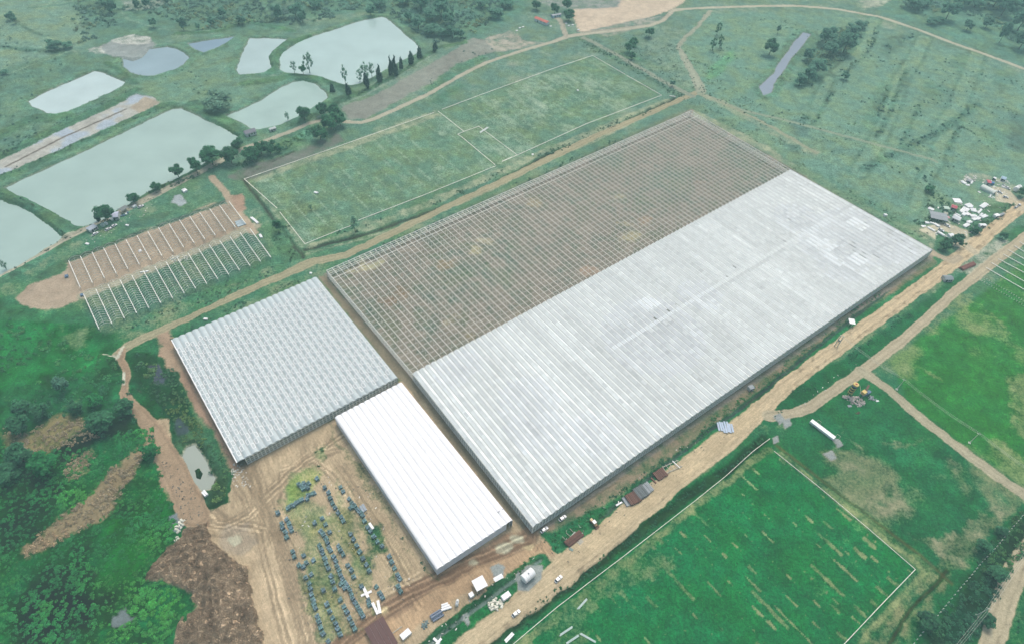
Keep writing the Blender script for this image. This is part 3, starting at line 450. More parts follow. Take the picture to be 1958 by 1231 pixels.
    bp = n.new('ShaderNodeBump'); bp.inputs['Strength'].default_value = .55; bp.inputs['Distance'].default_value = .35; l.new(relief or n2, bp.inputs['Height']); bp.inputs['Strength'].default_value = 1.0 if kind == 'spoil' else .6; bp.inputs['Distance'].default_value = 1.0 if kind == 'spoil' else .3; l.new(bp.outputs[0], b.inputs['Normal'])
    return m
GM = ground_material('earth_and_grass'); GMS = {'spoil_heap': ground_material('spoil'), 'site_yard': ground_material('rutted'), 'dirt_road': ground_material('road_soil')}
D_ = np.clip(D, 0, 1.15)
gi = (np.arange(NRW - 1)[:, None]*NCL + np.arange(NCL - 1)[None, :]).ravel()
quads = np.stack([gi, gi + 1, gi + NCL + 1, gi + NCL], 1)
qr = RG[gi]
for k, nm in enumerate(RNAMES):
    F = quads[qr == k]
    if not len(F): continue
    used, inv = np.unique(F, return_inverse=True); F = inv.reshape(F.shape)
    me = bpy.data.meshes.new(nm); me.vertices.add(len(used)); me.vertices.foreach_set('co', np.stack([X[used], Y[used], HT[used]], 1).astype('f').ravel())
    me.loops.add(F.size); me.loops.foreach_set('vertex_index', F.ravel().astype('i')); me.polygons.add(len(F)); me.polygons.foreach_set('loop_start', np.arange(0, F.size, 4, dtype='i'))
    me.update(calc_edges=True); me.polygons.foreach_set('use_smooth', np.ones(len(F), bool))
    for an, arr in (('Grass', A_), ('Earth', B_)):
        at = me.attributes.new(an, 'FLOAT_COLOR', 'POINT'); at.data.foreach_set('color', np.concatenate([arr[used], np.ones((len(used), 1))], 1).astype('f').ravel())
    at = me.attributes.new('Soil', 'FLOAT', 'POINT'); at.data.foreach_set('value', D_[used].astype('f'))
    me.materials.append(GMS.get(nm, GM)); o = link({'sports_sized_upper_field': 'upper_field'}.get(nm, nm), me); tag(o, kind='structure')
HGRID = HT.reshape(NRW, NCL)
def hat(x, y):
    r_ = int(np.clip(np.searchsorted(ys, y), 1, NRW - 1)); c_ = (x - (mid[r_]))/hw[r_]; k_ = int(np.clip(np.searchsorted(us, c_), 1, NCL - 1)); return float(HGRID[r_, k_])

# ---- water
def water_material(name, col):
    m = mat(name, col, .12, noise=.10, nscale=.035, spec=.5, detail=7); n = m.node_tree.nodes; l = m.node_tree.links; b = n['Principled BSDF']
    nb = n.new('ShaderNodeTexNoise'); nb.inputs['Scale'].default_value = .6; ge = n.new('ShaderNodeNewGeometry'); l.new(ge.outputs['Position'], nb.inputs['Vector'])
    bp = n.new('ShaderNodeBump'); bp.inputs['Strength'].default_value = .06; bp.inputs['Distance'].default_value = .3; l.new(nb.outputs['Fac'], bp.inputs['Height']); l.new(bp.outputs[0], b.inputs['Normal']); return m
for nm, (W_, rgb) in POND.items():
    c = W_.mean(0); n_ = len(W_); col = seen(rgb, dist(c)); out = []
    for k in range(n_):
        p, q, r_ = W_[k-1], W_[k], W_[(k+1) % n_]; d1, d2 = (q - p)/np.linalg.norm(q - p), (r_ - q)/np.linalg.norm(r_ - q); nn = np.array([d1[1] + d2[1], -d1[0] - d2[0]]); nn /= max(.3, np.linalg.norm(nn)); out.append(q + nn*1.6*(1 if np.cross(W_[1]-W_[0], W_[2]-W_[1]) else 1))
    area = sum(W_[k][0]*W_[(k+1) % n_][1] - W_[(k+1) % n_][0]*W_[k][1] for k in range(n_)); 
    if area < 0: out = [2*W_[k] - out[k] for k in range(n_)][::-1]
    me = bpy.data.meshes.new(nm); me.from_pydata([(p[0], p[1], -.5) for p in out], [], [tuple(range(n_))]); me.materials.append(water_material(nm, tuple(min(.85, v*1.0) for v in col))); me.update()
    tag(link(nm, me), kind='structure')
# ------------------------------------------------------------------ greenhouses
WHITE = (.78, .79, .78)
M_steel = mat('galvanised_steel', (.56, .58, .54), .55, .2, noise=.12, nscale=.5)
M_alu = mat('white_aluminium', (.82, .83, .77), .5, noise=.08, nscale=1)
M_wash = mat('whitewashed_glass', (.67, .71, .70), .3, tint=True, noise=.05, nscale=.35, spec=.5, bump=.03, bscale=3)
M_pale = mat('pale_polycarbonate', (.47, .54, .55), .38, tint=True, noise=.07, nscale=.3, spec=.4)
M_film = mat('white_film', (.90, .91, .92), .42, noise=.03, nscale=.3, spec=.4, bump=.05, bscale=.6)
M_filmw = mat('white_film_wall', (.70, .75, .80), .5, noise=.05, nscale=.4)
M_clear = mat('clear_side_glass', (.32, .40, .36), .2, alpha=.5, spec=.5)
M_dark = mat('doorway_shade', (.16, .2, .24), .8)  # dark colour stands for the shade inside the open doorway
M_gut = mat('gutter_metal', (.36, .39, .385), .5, .1, noise=.2, nscale=.6)
M_conc = mat('pale_concrete', (.62, .64, .56), .85, noise=.12, nscale=.8)
class Quad:
    """a plan whose four corners stand at height z over the points the photograph shows"""
    def __init__(s, pts, z): s.P = [g(x, y, z) for x, y in pts]; s.z = z; s.o = s.P[0].copy()
    def __call__(s, a_, b_, z):
        A0, B0, C0, D0 = s.P; p = A0*(1-a_)*(1-b_) + B0*a_*(1-b_) + C0*a_*b_ + D0*(1-a_)*b_; return (p[0] - s.o[0], p[1] - s.o[1], z)
def slats(n, seed): r_ = np.random.default_rng(seed); return r_
# --- the big glazed house
QG = Quad([(789,714),(1512,325),(1783,478),(1019,1007)], 6.6); NS = 90; ZE, ZR = 6.6, 7.62
gh = empty('glass_greenhouse', (QG.o[0], QG.o[1], 0), label='largest greenhouse, whitewashed glass roof of many narrow ridges beside the dirt road', cat='greenhouse')
NB = 44; rr = np.random.default_rng(5)
def ab(px, py):
    P = g(px, py, 7); best = (1e9, 0, 0)
    for ia in range(101):
        for ib in range(51):
            q = QG(ia/100, ib/50, 0); d_ = (q[0] + QG.o[0] - P[0])**2 + (q[1] + QG.o[1] - P[1])**2
            if d_ < best[0]: best = (d_, ia/100, ib/50)
    return best[1:]
AI0, AI1 = ab(1172, 662), ab(1600, 412); aisle_b = lambda a_: AI0[1] + (AI1[1]-AI0[1])*(a_ - AI0[0])/(AI1[0]-AI0[0])
BRIGHT = [ab(*p) for p in ((1645,497), (1600,497), (1585,470), (1568,462), (1640,425), (1240,580))]; GREY = [(ab(1650,450), .09), (ab(1610,480), .06), (ab(1700,470), .05), (ab(1250,640), .09), (ab(870,715), .03), (ab(1010,765), .05), (ab(1340,565), .04)]
SLOT = [ab(*p) for p in ((1697,443), (1625,463), (1650,490), (1672,490), (1720,458), (1660,430), (1685,425), (1640,480), (1740,480), (1708,452))]
clearA = [((.83,.60),.05), ((.86,.36),.05), ((.80,.78),.04), ((.42,.50),.03), ((.08,.10),.03), ((.10,.62),.05), ((.16,.80),.04), ((.33,.42),.03)]
for k in range(NS):
    a0, a1 = k/NS, (k+1)/NS; am = (a0+a1)/2; mb = MB(); stripe = rr.choice([0, 0, -.04, .06, .16, -.08]); run = 0.
    for j in range(NB):
        b0, b1 = j/NB, (j+1)/NB; bm = (b0+b1)/2
        if rr.random() < .12: run = rr.choice([0, .07, -.08, .12, -.03, 0])
        t = 1.0 + stripe*.6 + run*.7 + rr.normal(0, .04) + .10*(vnoise(np.array(am*9), np.array(bm*4), 91) - .5)
        tb = 1.0
        for (ca, cb), rad in clearA:
            q = math.hypot((am-ca), (bm-cb)*.33); 
            if q < rad: t -= .10*(1 - q/rad)*rr.random()*2; tb = 1.03
        for (ca, cb), rad in GREY:
            q = math.hypot((am-ca), (bm-cb)*.33)
            if q < rad: t -= .10*(1 - q/rad)*(.4 + rr.random()); tb = 1.03
        for ca, cb in BRIGHT:
            if abs(am-ca) < .014 and abs(bm-cb) < .05: t = 1.22
        if j in (0, NB-1): t = 1.0
        ba = aisle_b(am); aisle = abs(bm - ba) < .022 and am > AI0[0]
        gap = (am > .80 and rr.random() < .006) or (am > AI0[0] and .02 < ba - bm < .055 and rr.random() < .14) or any(abs(am-ca) < .012 and abs(bm-cb) < .03 and rr.random() < .5 for ca, cb in SLOT)
        if am > AI0[0] and am < AI0[0] + .25 and .02 < bm - ba < .09: t -= .07*rr.random()
        if gap and 0 < j < NB-1: 
            mb.quad(QG(am, b0, ZR), QG(am, b1, ZR), QG(a0, b1, ZE), QG(a0, b0, ZE), col=(t, t*1.0, t)); continue
        if aisle: t = 1.13 if abs(bm - ba) < .014 else .90
        c1 = (t, t*1.005, t*tb); t2 = t*rr.uniform(.97, 1.03); c2 = (t2, t2*1.005, t2*tb)
        mb.quad(QG(a0, b0, ZE), QG(am, b0, ZR), QG(am, b1, ZR), QG(a0, b1, ZE), col=c1)
        mb.quad(QG(am, b0, ZR), QG(a1, b0, ZE), QG(a1, b1, ZE), QG(am, b1, ZR), col=c2)
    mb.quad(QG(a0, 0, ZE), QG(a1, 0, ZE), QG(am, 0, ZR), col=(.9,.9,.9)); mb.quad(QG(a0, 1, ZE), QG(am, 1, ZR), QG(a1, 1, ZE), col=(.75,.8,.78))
    mb.build('roof_span', M_wash, gh)
gm = MB()
for k in range(NS + 1):
    a0 = k/NS; gm.mi = 0; gm.bar(QG(a0, 0, ZE + .03), QG(a0, 1, ZE + .03), .52, .16)
for k in range(NS): gm.bar(QG((k+.5)/NS, 0, ZR + .04), QG((k+.5)/NS, 1, ZR + .04), .10, .08)
tag(gm.build('gutter', M_gut, gh), kind='stuff')
vm = MB()                                            # opened roof vents, white rims
for k in range(NS):
    for j in range(17):
        if rr.random() < .45: continue
        a_ = (k + .5)/NS; da = (.34/NS)*(1 if (j % 2) else -1); b0 = (j + .2 + rr.uniform(-.25, .25))/17; b1 = b0 + .5/17; lift_ = .04; sl = .34*2*(ZR - ZE)
        vm.quad(QG(a_, b0, ZR + .07), QG(a_, b1, ZR + .07), QG(a_ + da, b1, ZR + .07 - sl + lift_), QG(a_ + da, b0, ZR + .07 - sl + lift_), col=(1.03,1.03,1.03) if rr.random() < .4 else (.95,.96,.96))
tag(vm.build('roof_vent', M_wash, gh), kind='stuff')
def side(Q, e0, e1, ztop, parent, nposts, rails=(0.3, 1.6, 3.2, 4.8), glass=True, pw=.32, skip=None, mpost=None):
    L = lambda t, z: Q(e0[0] + (e1[0]-e0[0])*t, e0[1] + (e1[1]-e0[1])*t, z)
    pm = MB()
    for i in range(nposts + 1): pm.bar(L(i/nposts, 0), L(i/nposts, ztop), pw)
    tag(pm.build('wall_post', mpost or M_alu, parent), kind='stuff')
    for z in list(rails) + [ztop - .05]: rm = MB(); rm.bar(L(0, z), L(1, z), .2, .34); rm.build('wall_rail', mpost or M_alu, parent)
    if glass: wm = MB(); wm.quad(L(0, .1), L(1, .1), L(1, ztop), L(0, ztop)); wm.build('side_glazing', M_clear, parent)
for e0, e1, n_ in (((0,1),(1,1),180), ((0,0),(0,1),60), ((1,0),(1,1),60), ((0,0),(1,0),90)): side(QG, e0, e1, ZE - .1, gh, n_)
cp = MB(); 
for a_, b_ in ((0,0),(1,0),(1,1),(0,1)): cp.bar(QG(a_, b_, 0), QG(a_, b_, ZE + .1), .4)
tag(cp.build('corner_post', M_alu, gh), kind='stuff')
im_ = MB()
for k in range(0, NS, 3):
    for j in range(0, 24, 2): im_.bar(QG(k/NS, j/24, 0), QG(k/NS, j/24, ZE - .1), .15)
tag(im_.build('inner_post', M_steel, gh), kind='stuff')
# --- the bare frame
QF = Quad([(624,517),(1321,212),(1512,325),(789,714)], 6.2); NF, NX, ZF = 90, 28, 6.2
fr = empty('greenhouse_skeleton', (QF.o[0], QF.o[1], 0), label='unglazed greenhouse skeleton, open grid of pale gutters over bare brown soil', cat='greenhouse frame')
for k in range(NF + 1):
    m_ = MB(); m_.bar(QF(k/NF, 0, ZF), QF(k/NF, .997, ZF), .26, .2); m_.build('gutter_beam', M_alu, fr)
jit = [0] + [ (j + (.0 if j != 2 else .35))/NX for j in range(1, NX + 1)]
for j, b_ in enumerate(jit):
    m_ = MB(); m_.bar(QF(0, b_, ZF - .35), QF(1, b_, ZF - .35), .12 if j not in (0, 2) else .28, .12); m_.bar(QF(0, b_, ZF - 1.0), QF(1, b_, ZF - 1.0), .08, .08); m_.build('truss_beam', M_alu if j in (0, 2) else M_steel, fr)
posts = [(k, j) for k in range(0, NF + 1, 2) for j in range(NX + 1)]
posts.sort(key=lambda t: np.hypot(*(np.array(QF(t[0]/NF, t[1]/NX, 0)[:2]) + QF.o)))
pme = MB(); pme.box((0, 0, ZF/2), (.15, .15, ZF - .2)); pme = pme.mesh('post', M_steel)
for k, j in posts[:300]: p = QF(k/NF, jit[j], 0); link('post', pme, fr, p)
m_ = MB()
for k, j in posts[300:]: p = QF(k/NF, jit[j], 0); m_.box((p[0], p[1], ZF/2), (.15, .15, ZF - .2))
tag(m_.build('far_post', M_steel, fr), kind='stuff')
m_ = MB()
for k in range(0, NF, 1):
    for j in range(0, NX, 1):
        if (k*7 + j*13) % 9 == 0: m_.bar(QF(k/NF, jit[j], ZF - .3), QF((k+1)/NF, jit[j+1], ZF - .3), .05)
tag(m_.build('brace_rod', M_steel, fr), kind='stuff')
for e0, e1, n_ in (((0,0),(0,.997),56), ((0,0),(1,0),90), ((1,0),(1,1),28)):
    side(QF, e0, e1, ZF - .1, fr, n_, rails=(.8, 2.4, 4.2), glass=False)
# --- left pale greenhouse
QL = Quad([(328,650),(605,530),(760,722),(453,884)], 5.6); NLg, ZE2, ZR2 = 24, 5.6, 6.35
gl = empty('pale_greenhouse', (QL.o[0], QL.o[1], 0), label='square pale blue-grey greenhouse studded with roof vents, beside the reed ditch', cat='greenhouse')
for k in range(NLg):
    a0, a1 = k/NLg, (k+1)/NLg; am = (a0+a1)/2; mb = MB(); NBl = 30
    for j in range(NBl):
        b0, b1 = j/NBl, (j+1)/NBl; t = 1 + rr.normal(0, .018) - (.10 if j % 30 in () else 0) + (.07 if j < 3 else 0)
        for s_, (x0, z0), (x1, z1), (x2, z2) in ((0, (a0, ZE2), (a0 + (am-a0)*.55, ZR2 - .16), (am, ZR2)), (1, (am, ZR2), (a1 - (am-a0)*.55, ZR2 - .16), (a1, ZE2))):
            mb.quad(QL(x0, b0, z0), QL(x1, b0, z1), QL(x1, b1, z1), QL(x0, b1, z0), col=(t,)*3); mb.quad(QL(x1, b0, z1), QL(x2, b0, z2), QL(x2, b1, z2), QL(x1, b1, z1), col=(t,)*3)
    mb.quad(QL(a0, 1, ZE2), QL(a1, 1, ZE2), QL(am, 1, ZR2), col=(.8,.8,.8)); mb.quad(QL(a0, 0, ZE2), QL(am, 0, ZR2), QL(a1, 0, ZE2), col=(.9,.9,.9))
    mb.build('roof_span', M_pale, gl)
m_ = MB()
for k in range(NLg + 1): m_.bar(QL(k/NLg, 0, ZE2 + .04), QL(k/NLg, 1, ZE2 + .04), .3, .12)
tag(m_.build('gutter', M_gut, gl), kind='stuff')
def vent_mesh(d, u_):
    m_ = MB(); L_, W_ = 3.1, 1.5; d = Vector(d).normalized()*L_; u_ = Vector(u_)*W_
    up = Vector((0, 0, 1)); lid = [up*.07 - d/2, up*.07 + d/2, up*.16 + d/2 + u_ - up*.42, up*.16 - d/2 + u_ - up*.42]; m_.mi = 0
    m_.add([tuple(p) for p in lid], [(0,1,2,3)], None); m_.mi = 1
    for a_, b_ in ((0,3),(3,2),(2,1),(1,0)): m_.bar(lid[a_] + up*.04, lid[b_] + up*.04, .27, .08)
    return m_.mesh('roof_vent', [M_vent, M_rim])
M_vent = mat('vent_pane', (.41, .47, .48), .38); M_rim = mat('vent_rim', (.88, .90, .89), .5); CHV = []
dl = np.array(QL(.5, 1, 0)[:2]) - np.array(QL(.5, 0, 0)[:2]); dl /= np.linalg.norm(dl); ul = np.array(QL(1, .5, 0)[:2]) - np.array(QL(0, .5, 0)[:2]); ul /= np.linalg.norm(ul)
vmA = vent_mesh((*dl, 0), (*ul, 0)); vmB = vent_mesh((*dl, 0), (-ul[0], -ul[1], 0))
spots = []
for k in range(NLg):
    for j in range(26):
        if j < 2: continue
        spots.append((( k + .5)/NLg, (j + .35 + (.0 if k % 2 else .5))/27, (j + k) % 2))
spots.sort(key=lambda t: np.hypot(*(np.array(QL(t[0], t[1], 0)[:2]) + QL.o)))
for a_, b_, s_ in spots[:300]: link('roof_vent', vmA if s_ else vmB, gl, QL(a_, b_, ZR2))
m_ = MB(); 
for a_, b_, s_ in spots[300:]:
    src = vmA if s_ else vmB; p = Vector(QL(a_, b_, ZR2))
    for f in src.polygons: m_.mi = f.material_index; m_.add([tuple(src.vertices[i].co + p) for i in f.vertices], [tuple(range(len(f.vertices)))])
tag(m_.build('far_roof_vent', [M_vent, M_rim], gl), kind='stuff')
for e0, e1, n_ in (((0.045,1),(1,1),44), ((1,0),(1,1),40), ((0,0),(1,0),40)): side(QL, e0, e1, ZE2 - .1, gl, n_, rails=(.3, 1.9, 3.6))
m_ = MB(); m_.quad(QL(0, 0, 0), QL(0, 1, 0), QL(0, 1, ZE2), QL(0, 0, ZE2)); m_.build('film_side', M_filmw, gl); m_ = MB(); m_.bar(QL(0, 0, ZE2 + .15), QL(0, 1, ZE2 + .15), .5, .35); m_.build('eave_roll', M_rim, gl)
m_ = MB()
for k in range(0, NLg, 2):
    for j in range(0, 20, 2): m_.bar(QL(k/NLg, j/20, 0), QL(k/NLg, j/20, ZE2), .15)
tag(m_.build('inner_post', M_steel, gl), kind='stuff')
# --- the white film tunnels
QW = Quad([(640,798),(768,731),(980,994),(835,1089)], 6.0); NW, ZW = 12, 6.0
gw = empty('white_greenhouse', (QW.o[0], QW.o[1], 0), label='bright white film greenhouse with twelve scalloped arches beside the pallet yard', cat='greenhouse')
AR = 9; arcx = [i/AR for i in range(AR + 1)]; arcz = [ZW + .78*math.sin(math.pi*x)**.65 for x in arcx]
for k in range(NW):
    a0 = k/NW; mb = MB()
    for j in range(14):
        b0, b1 = j/14, (j+1)/14
        for i in range(AR): mb.quad(QW(a0 + arcx[i]/NW, b0, arcz[i]), QW(a0 + arcx[i+1]/NW, b0, arcz[i+1]), QW(a0 + arcx[i+1]/NW, b1, arcz[i+1]), QW(a0 + arcx[i]/NW, b1, arcz[i]))
    mb.build('roof_arch', M_film, gw, smooth=True)
    for b_, last in ((0, False), (1, True)):
        if last and k == NW - 1: continue
        mb = MB(); pts = [QW(a0, b_, 0.05), QW(a0 + 1/NW, b_, 0.05)] + [QW(a0 + arcx[i]/NW, b_, arcz[i]) for i in range(AR, -1, -1)]
        mb.quad(*pts); mb.build('end_wall', M_filmw, gw)
m_ = MB()
for k in range(1, NW): m_.bar(QW(k/NW, 0, ZW + .05), QW(k/NW, 1, ZW + .05), .22, .1)
m_.build('valley_gutter', mat('valley_grey', (.58,.60,.60), .6), gw) ; o_ = list(gw.children) if False else None
for e in (0, 1): m_ = MB(); m_.quad(QW(e, 0, 0), QW(e, 1, 0), QW(e, 1, ZW + .05), QW(e, 0, ZW + .05)); m_.build('side_wall', M_filmw, gw)
m_ = MB(); m_.quad(QW((NW-1)/NW, 1, 0), QW((NW-1)/NW, .955, 0), QW((NW-1)/NW, .955, ZW), QW((NW-1)/NW, 1, ZW)); m_.quad(QW((NW-1)/NW, .93, 0), QW(1, .93, 0), QW(1, .93, ZW+1), QW((NW-1)/NW, .93, ZW+1)); m_.build('entrance_shade', M_dark, gw)  # dark sheets inside the open end span paint its shade
m_ = MB()
for t in (0, .5, 1): m_.bar(QW((NW-1+t)/NW, 1, 0), QW((NW-1+t)/NW, 1, ZW + (1.1 if t == .5 else 0)), .15)
for t in np.arange(1, 11, 1.83): m_.bar(QW(t/NW, 1.0, 0), QW(t/NW, 1.0, ZW), .14)
m_.build('door_frame', M_rim, gw)
# --- hoop frames of the two unfinished tunnel blocks
M_hoop = mat('pale_hoop_tube', (.62, .66, .62), .5); M_hoopd = mat('dull_hoop_tube', (.36, .40, .38), .6)
def hoops(corn, ns, nh, lab, gname, mh, extra):
    Q = Quad(corn, 2.6); e_ = empty(gname, (Q.o[0], Q.o[1], 0), label=lab, cat='tunnel frame'); z0 = 2.6
    for k in range(ns + 1):
        m_ = MB(); m_.bar(Q(k/ns, -.01, z0), Q(k/ns, 1.01, z0), .42, .2); m_.build('gutter', M_alu, e_)
    for k in range(ns):
        for j in range(nh + 1):
            m_ = MB(); pr = None
            for i in range(9):
                t = i/8; p = Q((k + t)/ns, j/nh, z0 + 2.1*math.sin(math.pi*t)**.8)
                if pr: m_.bar(pr, p, .13, .13)
                pr = p
            m_.build('hoop', mh, e_)
        m_ = MB(); m_.bar(Q((k+.5)/ns, 0, z0 + 2.1), Q((k+.5)/ns, 1, z0 + 2.1), .09); m_.build('ridge_tube', mh, e_)
    m_ = MB()
    for k in range(ns + 1):
        for j in range(0, nh + 1): p = Q(k/ns, j/nh, 0); m_.bar(p, (p[0], p[1], z0), .12)
    tag(m_.build('post', mh, e_), kind='stuff')
hoops(Q5([(505,765),(1685,330),(1805,490),(590,960)]), 15, 11, 'unfinished tunnel frames over bare tan soil below the large pond', 'tunnel_frame', M_hoopd, 0)
hoops(Q5([(615,1010),(1840,530),(1990,735),(728,1262)]), 15, 16, 'unfinished tunnel frames with bright hoops over green grass above the pale greenhouse track', 'tunnel_frame', M_hoop, 0)
# new gutters set out in the right-hand field
Qr = [(Q8([p])[0], Q8([q])[0]) for p, q in (((1645,815),(1950,990)), ((1685,780),(1960,935)), ((1733,750),(1970,875)), ((1773,718),(1970,825)), ((1808,685),(1970,775)), ((1853,655),(1970,725)), ((1890,625),(1970,670)))]
W7 = ['nearest the bright green field', 'second from the bright green field', 'third from the bright green field', 'middle one of the seven', 'third from the settlement', 'second from the settlement', 'nearest the settlement']
for (p, q), t in zip(Qr, W7):
    P, R_ = G3(*p, .8), G3(*q, .8); e_ = empty('gutter_row', (P.x, P.y, 0), label=f'long white gutter on short posts by the side road, {t}', cat='gutter', group='white gutters laid out in the right-hand field')
    m_ = MB(); m_.bar((0, 0, .8), (R_.x - P.x, R_.y - P.y, .8), .45, .2); m_.build('gutter', M_alu, e_); n_ = 10; pm = MB(); pm.box((0, 0, .4), (.15, .15, .8)); pm = pm.mesh('post', M_steel)
    for i in range(n_): link('post', pm, e_, ((R_.x-P.x)*i/(n_-1), (R_.y-P.y)*i/(n_-1), 0))
# ------------------------------------------------------------------ foliage
def leafmat(name, col, rough=.7):
    m = mat(name, col, rough, tint=True, noise=.35, nscale=.9, spec=.2, objrand=.16); n = m.node_tree.nodes; l = m.node_tree.links; b = n['Principled BSDF']
    src = b.inputs['Base Color'].links[0].from_socket; tr = n.new('ShaderNodeBsdfTranslucent'); l.new(src, tr.inputs['Color']); ms = n.new('ShaderNodeMixShader'); ms.inputs[0].default_value = .38
    l.new(b.outputs[0], ms.inputs[1]); l.new(tr.outputs[0], ms.inputs[2]); l.new(ms.outputs[0], n['Material Output'].inputs[0]); return m
def foliage(blobs, n, size, seed, up=1.15):
    """small leaf faces spread through lumpy volumes; returns verts, faces, tint"""
    r = np.random.default_rng(seed); V = []; F = []; Cc = []
    vol = np.array([b_[3]*b_[3] for b_ in blobs]); pk = r.choice(len(blobs), n, p=vol/vol.sum())
    bl = np.array(blobs)[pk]; d = r.normal(size=(n, 3)); d /= np.linalg.norm(d, axis=1)[:, None]; d[:, 2] = np.where(d[:, 2] < -.35, -d[:, 2], d[:, 2])
    rad = bl[:, 3:4]*r.uniform(.72, 1.06, (n, 1)); p = bl[:, :3] + d*rad*np.array([1, 1, .85])
    nrm = d + r.normal(0, .45, (n, 3)); nrm[:, 2] += up; nrm /= np.linalg.norm(nrm, axis=1)[:, None]
    t = np.cross(nrm, r.normal(size=(n, 3))); t /= np.linalg.norm(t, axis=1)[:, None]; b = np.cross(nrm, t); s = size*r.uniform(.6, 1.35, (n, 1))
    quad = np.stack([p - t*s - b*s*.7, p + t*s - b*s*.8, p + t*s*.7 + b*s, p - t*s*.9 + b*s*.8], 1)
    tint = r.uniform(.65, 1.35, n)*(1 + .25*(bl[:, 4] - .5)) if bl.shape[1] > 4 else r.uniform(.7, 1.3, n)
    yel = r.uniform(0, .25, n); col = np.stack([tint*(1 + yel), tint*(1 + yel*.25), tint*(1 - yel*.3)], 1)
    return quad.reshape(-1, 3), np.arange(n*4).reshape(n, 4), col
def core(blobs, k=.8):
    ico = bmesh.new(); bmesh.ops.create_icosphere(ico, subdivisions=1, radius=1); v0 = np.array([v.co[:] for v in ico.verts]); f0 = np.array([[v.index for v in f.verts] for f in ico.faces]); ico.free(); V = []; F = []
    for i, b_ in enumerate(blobs): V.append(v0*b_[3]*k + np.array(b_[:3])); F.append(f0 + i*len(v0))
    return np.concatenate(V), np.concatenate(F)
def fast_mesh(name, parts, mt, smooth=False):
    """parts: list of (verts, faces(n x k), colours n x 3 or scalar)"""
    nv = sum(len(v) for v, f, c in parts); V = np.concatenate([v for v, f, c in parts]); loops = []; st = []; tot = 0; off = 0; cols = []
    for v, f, c in parts:
        loops.append((f + off).ravel()); st.append(tot + np.arange(len(f))*f.shape[1]); tot += f.size; off += len(v); cols.append(np.broadcast_to(np.asarray(c, float), (len(f), 3)))
    me = bpy.data.meshes.new(name); me.vertices.add(nv); me.vertices.foreach_set('co', V.astype('f').ravel()); L_ = np.concatenate(loops).astype('i'); S_ = np.concatenate(st).astype('i')
    me.loops.add(len(L_)); me.loops.foreach_set('vertex_index', L_); me.polygons.add(len(S_)); me.polygons.foreach_set('loop_start', S_); me.update(calc_edges=True)
    at = me.attributes.new('Tint', 'FLOAT_COLOR', 'FACE'); cc = np.concatenate(cols); at.data.foreach_set('color', np.concatenate([cc, np.ones((len(cc), 1))], 1).astype('f').ravel())
    me.materials.append(mt); return me
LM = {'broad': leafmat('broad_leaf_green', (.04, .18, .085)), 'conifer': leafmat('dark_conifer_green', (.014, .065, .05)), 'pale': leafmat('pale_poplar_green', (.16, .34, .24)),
      'grey': leafmat('hazy_tree_green', (.10, .28, .195)), 'bright': leafmat('bright_leaf_green', (.025, .24, .07))}  # grey kind: haze of distant trees is lifted into the leaf colour
M_bark = mat('bark', (.09, .075, .055), .9, noise=.3, nscale=2)
def blobs_for(kind, seed):
    r = np.random.default_rng(seed); B_ = []
    if kind == 'conifer':
        for z in np.linspace(.14, .95, 9):
            w_ = .46*(1 - z)**.55*(.8 + .3*r.random()); n_ = 3 if z < .7 else 1
            for i in range(n_): t = r.uniform(0, 6.28); B_.append((w_*.45*math.cos(t), w_*.45*math.sin(t), z, w_*.62, r.random()))
    elif kind == 'pale':
        for i in range(18): z = r.uniform(.22, .94); w_ = .34*math.sin(math.pi*min(1, (z - .1)/.95)); t = r.uniform(0, 6.28); q = w_*r.uniform(.3, 1); B_.append((q*math.cos(t), q*math.sin(t), z, r.uniform(.08, .14), r.random()))
    else:
        B_.append((0, 0, .62, .30, .5))
        for i in range(13): t = r.uniform(0, 6.28); z = r.uniform(.38, .86); w_ = .36*math.sqrt(max(.05, 1 - ((z - .6)/.38)**2)); q = w_*r.uniform(.5, 1); B_.append((q*math.cos(t), q*math.sin(t), z, r.uniform(.13, .22), r.random()))
    return B_
TREE = {}
def tree_meshes(kind, base, seed):
    key = (kind, base, seed)
    if key in TREE: return TREE[key]
    B_ = blobs_for(base, seed); n = {'conifer': 620, 'pale': 640}.get(base, 800); sz = {'conifer': .032, 'pale': .022}.get(base, .036)
    q = foliage(B_, n, sz, seed + 1); parts = [q]
    if base != 'pale': v, f = core(B_, .78); parts.append((v, f, .7))  # core tinted darker than the leaves: inner shade of the crown painted in
    else: v, f = core(B_, .45); parts.append((v, f, .8))
    cr = fast_mesh('crown', parts, LM[kind]); r = np.random.default_rng(seed + 2); t = MB(); hgt = .55 if base != 'conifer' else .8
    p = Vector((0, 0, -.02)); rad = .03
    for i in range(4): q_ = Vector((r.normal(0, .008), r.normal(0, .008), hgt*(i+1)/4)); t.tube(p, q_, rad, 6, r2=rad*.8); p = q_; rad *= .8
    for i in range(5): b_ = B_[r.integers(len(B_))]; z = r.uniform(.25, .5); t.tube((0, 0, z), (b_[0]*.8, b_[1]*.8, max(z + .05, b_[2])), .013, 5, r2=.005)
    TREE[key] = (cr, t.mesh('trunk', M_bark)); return TREE[key]
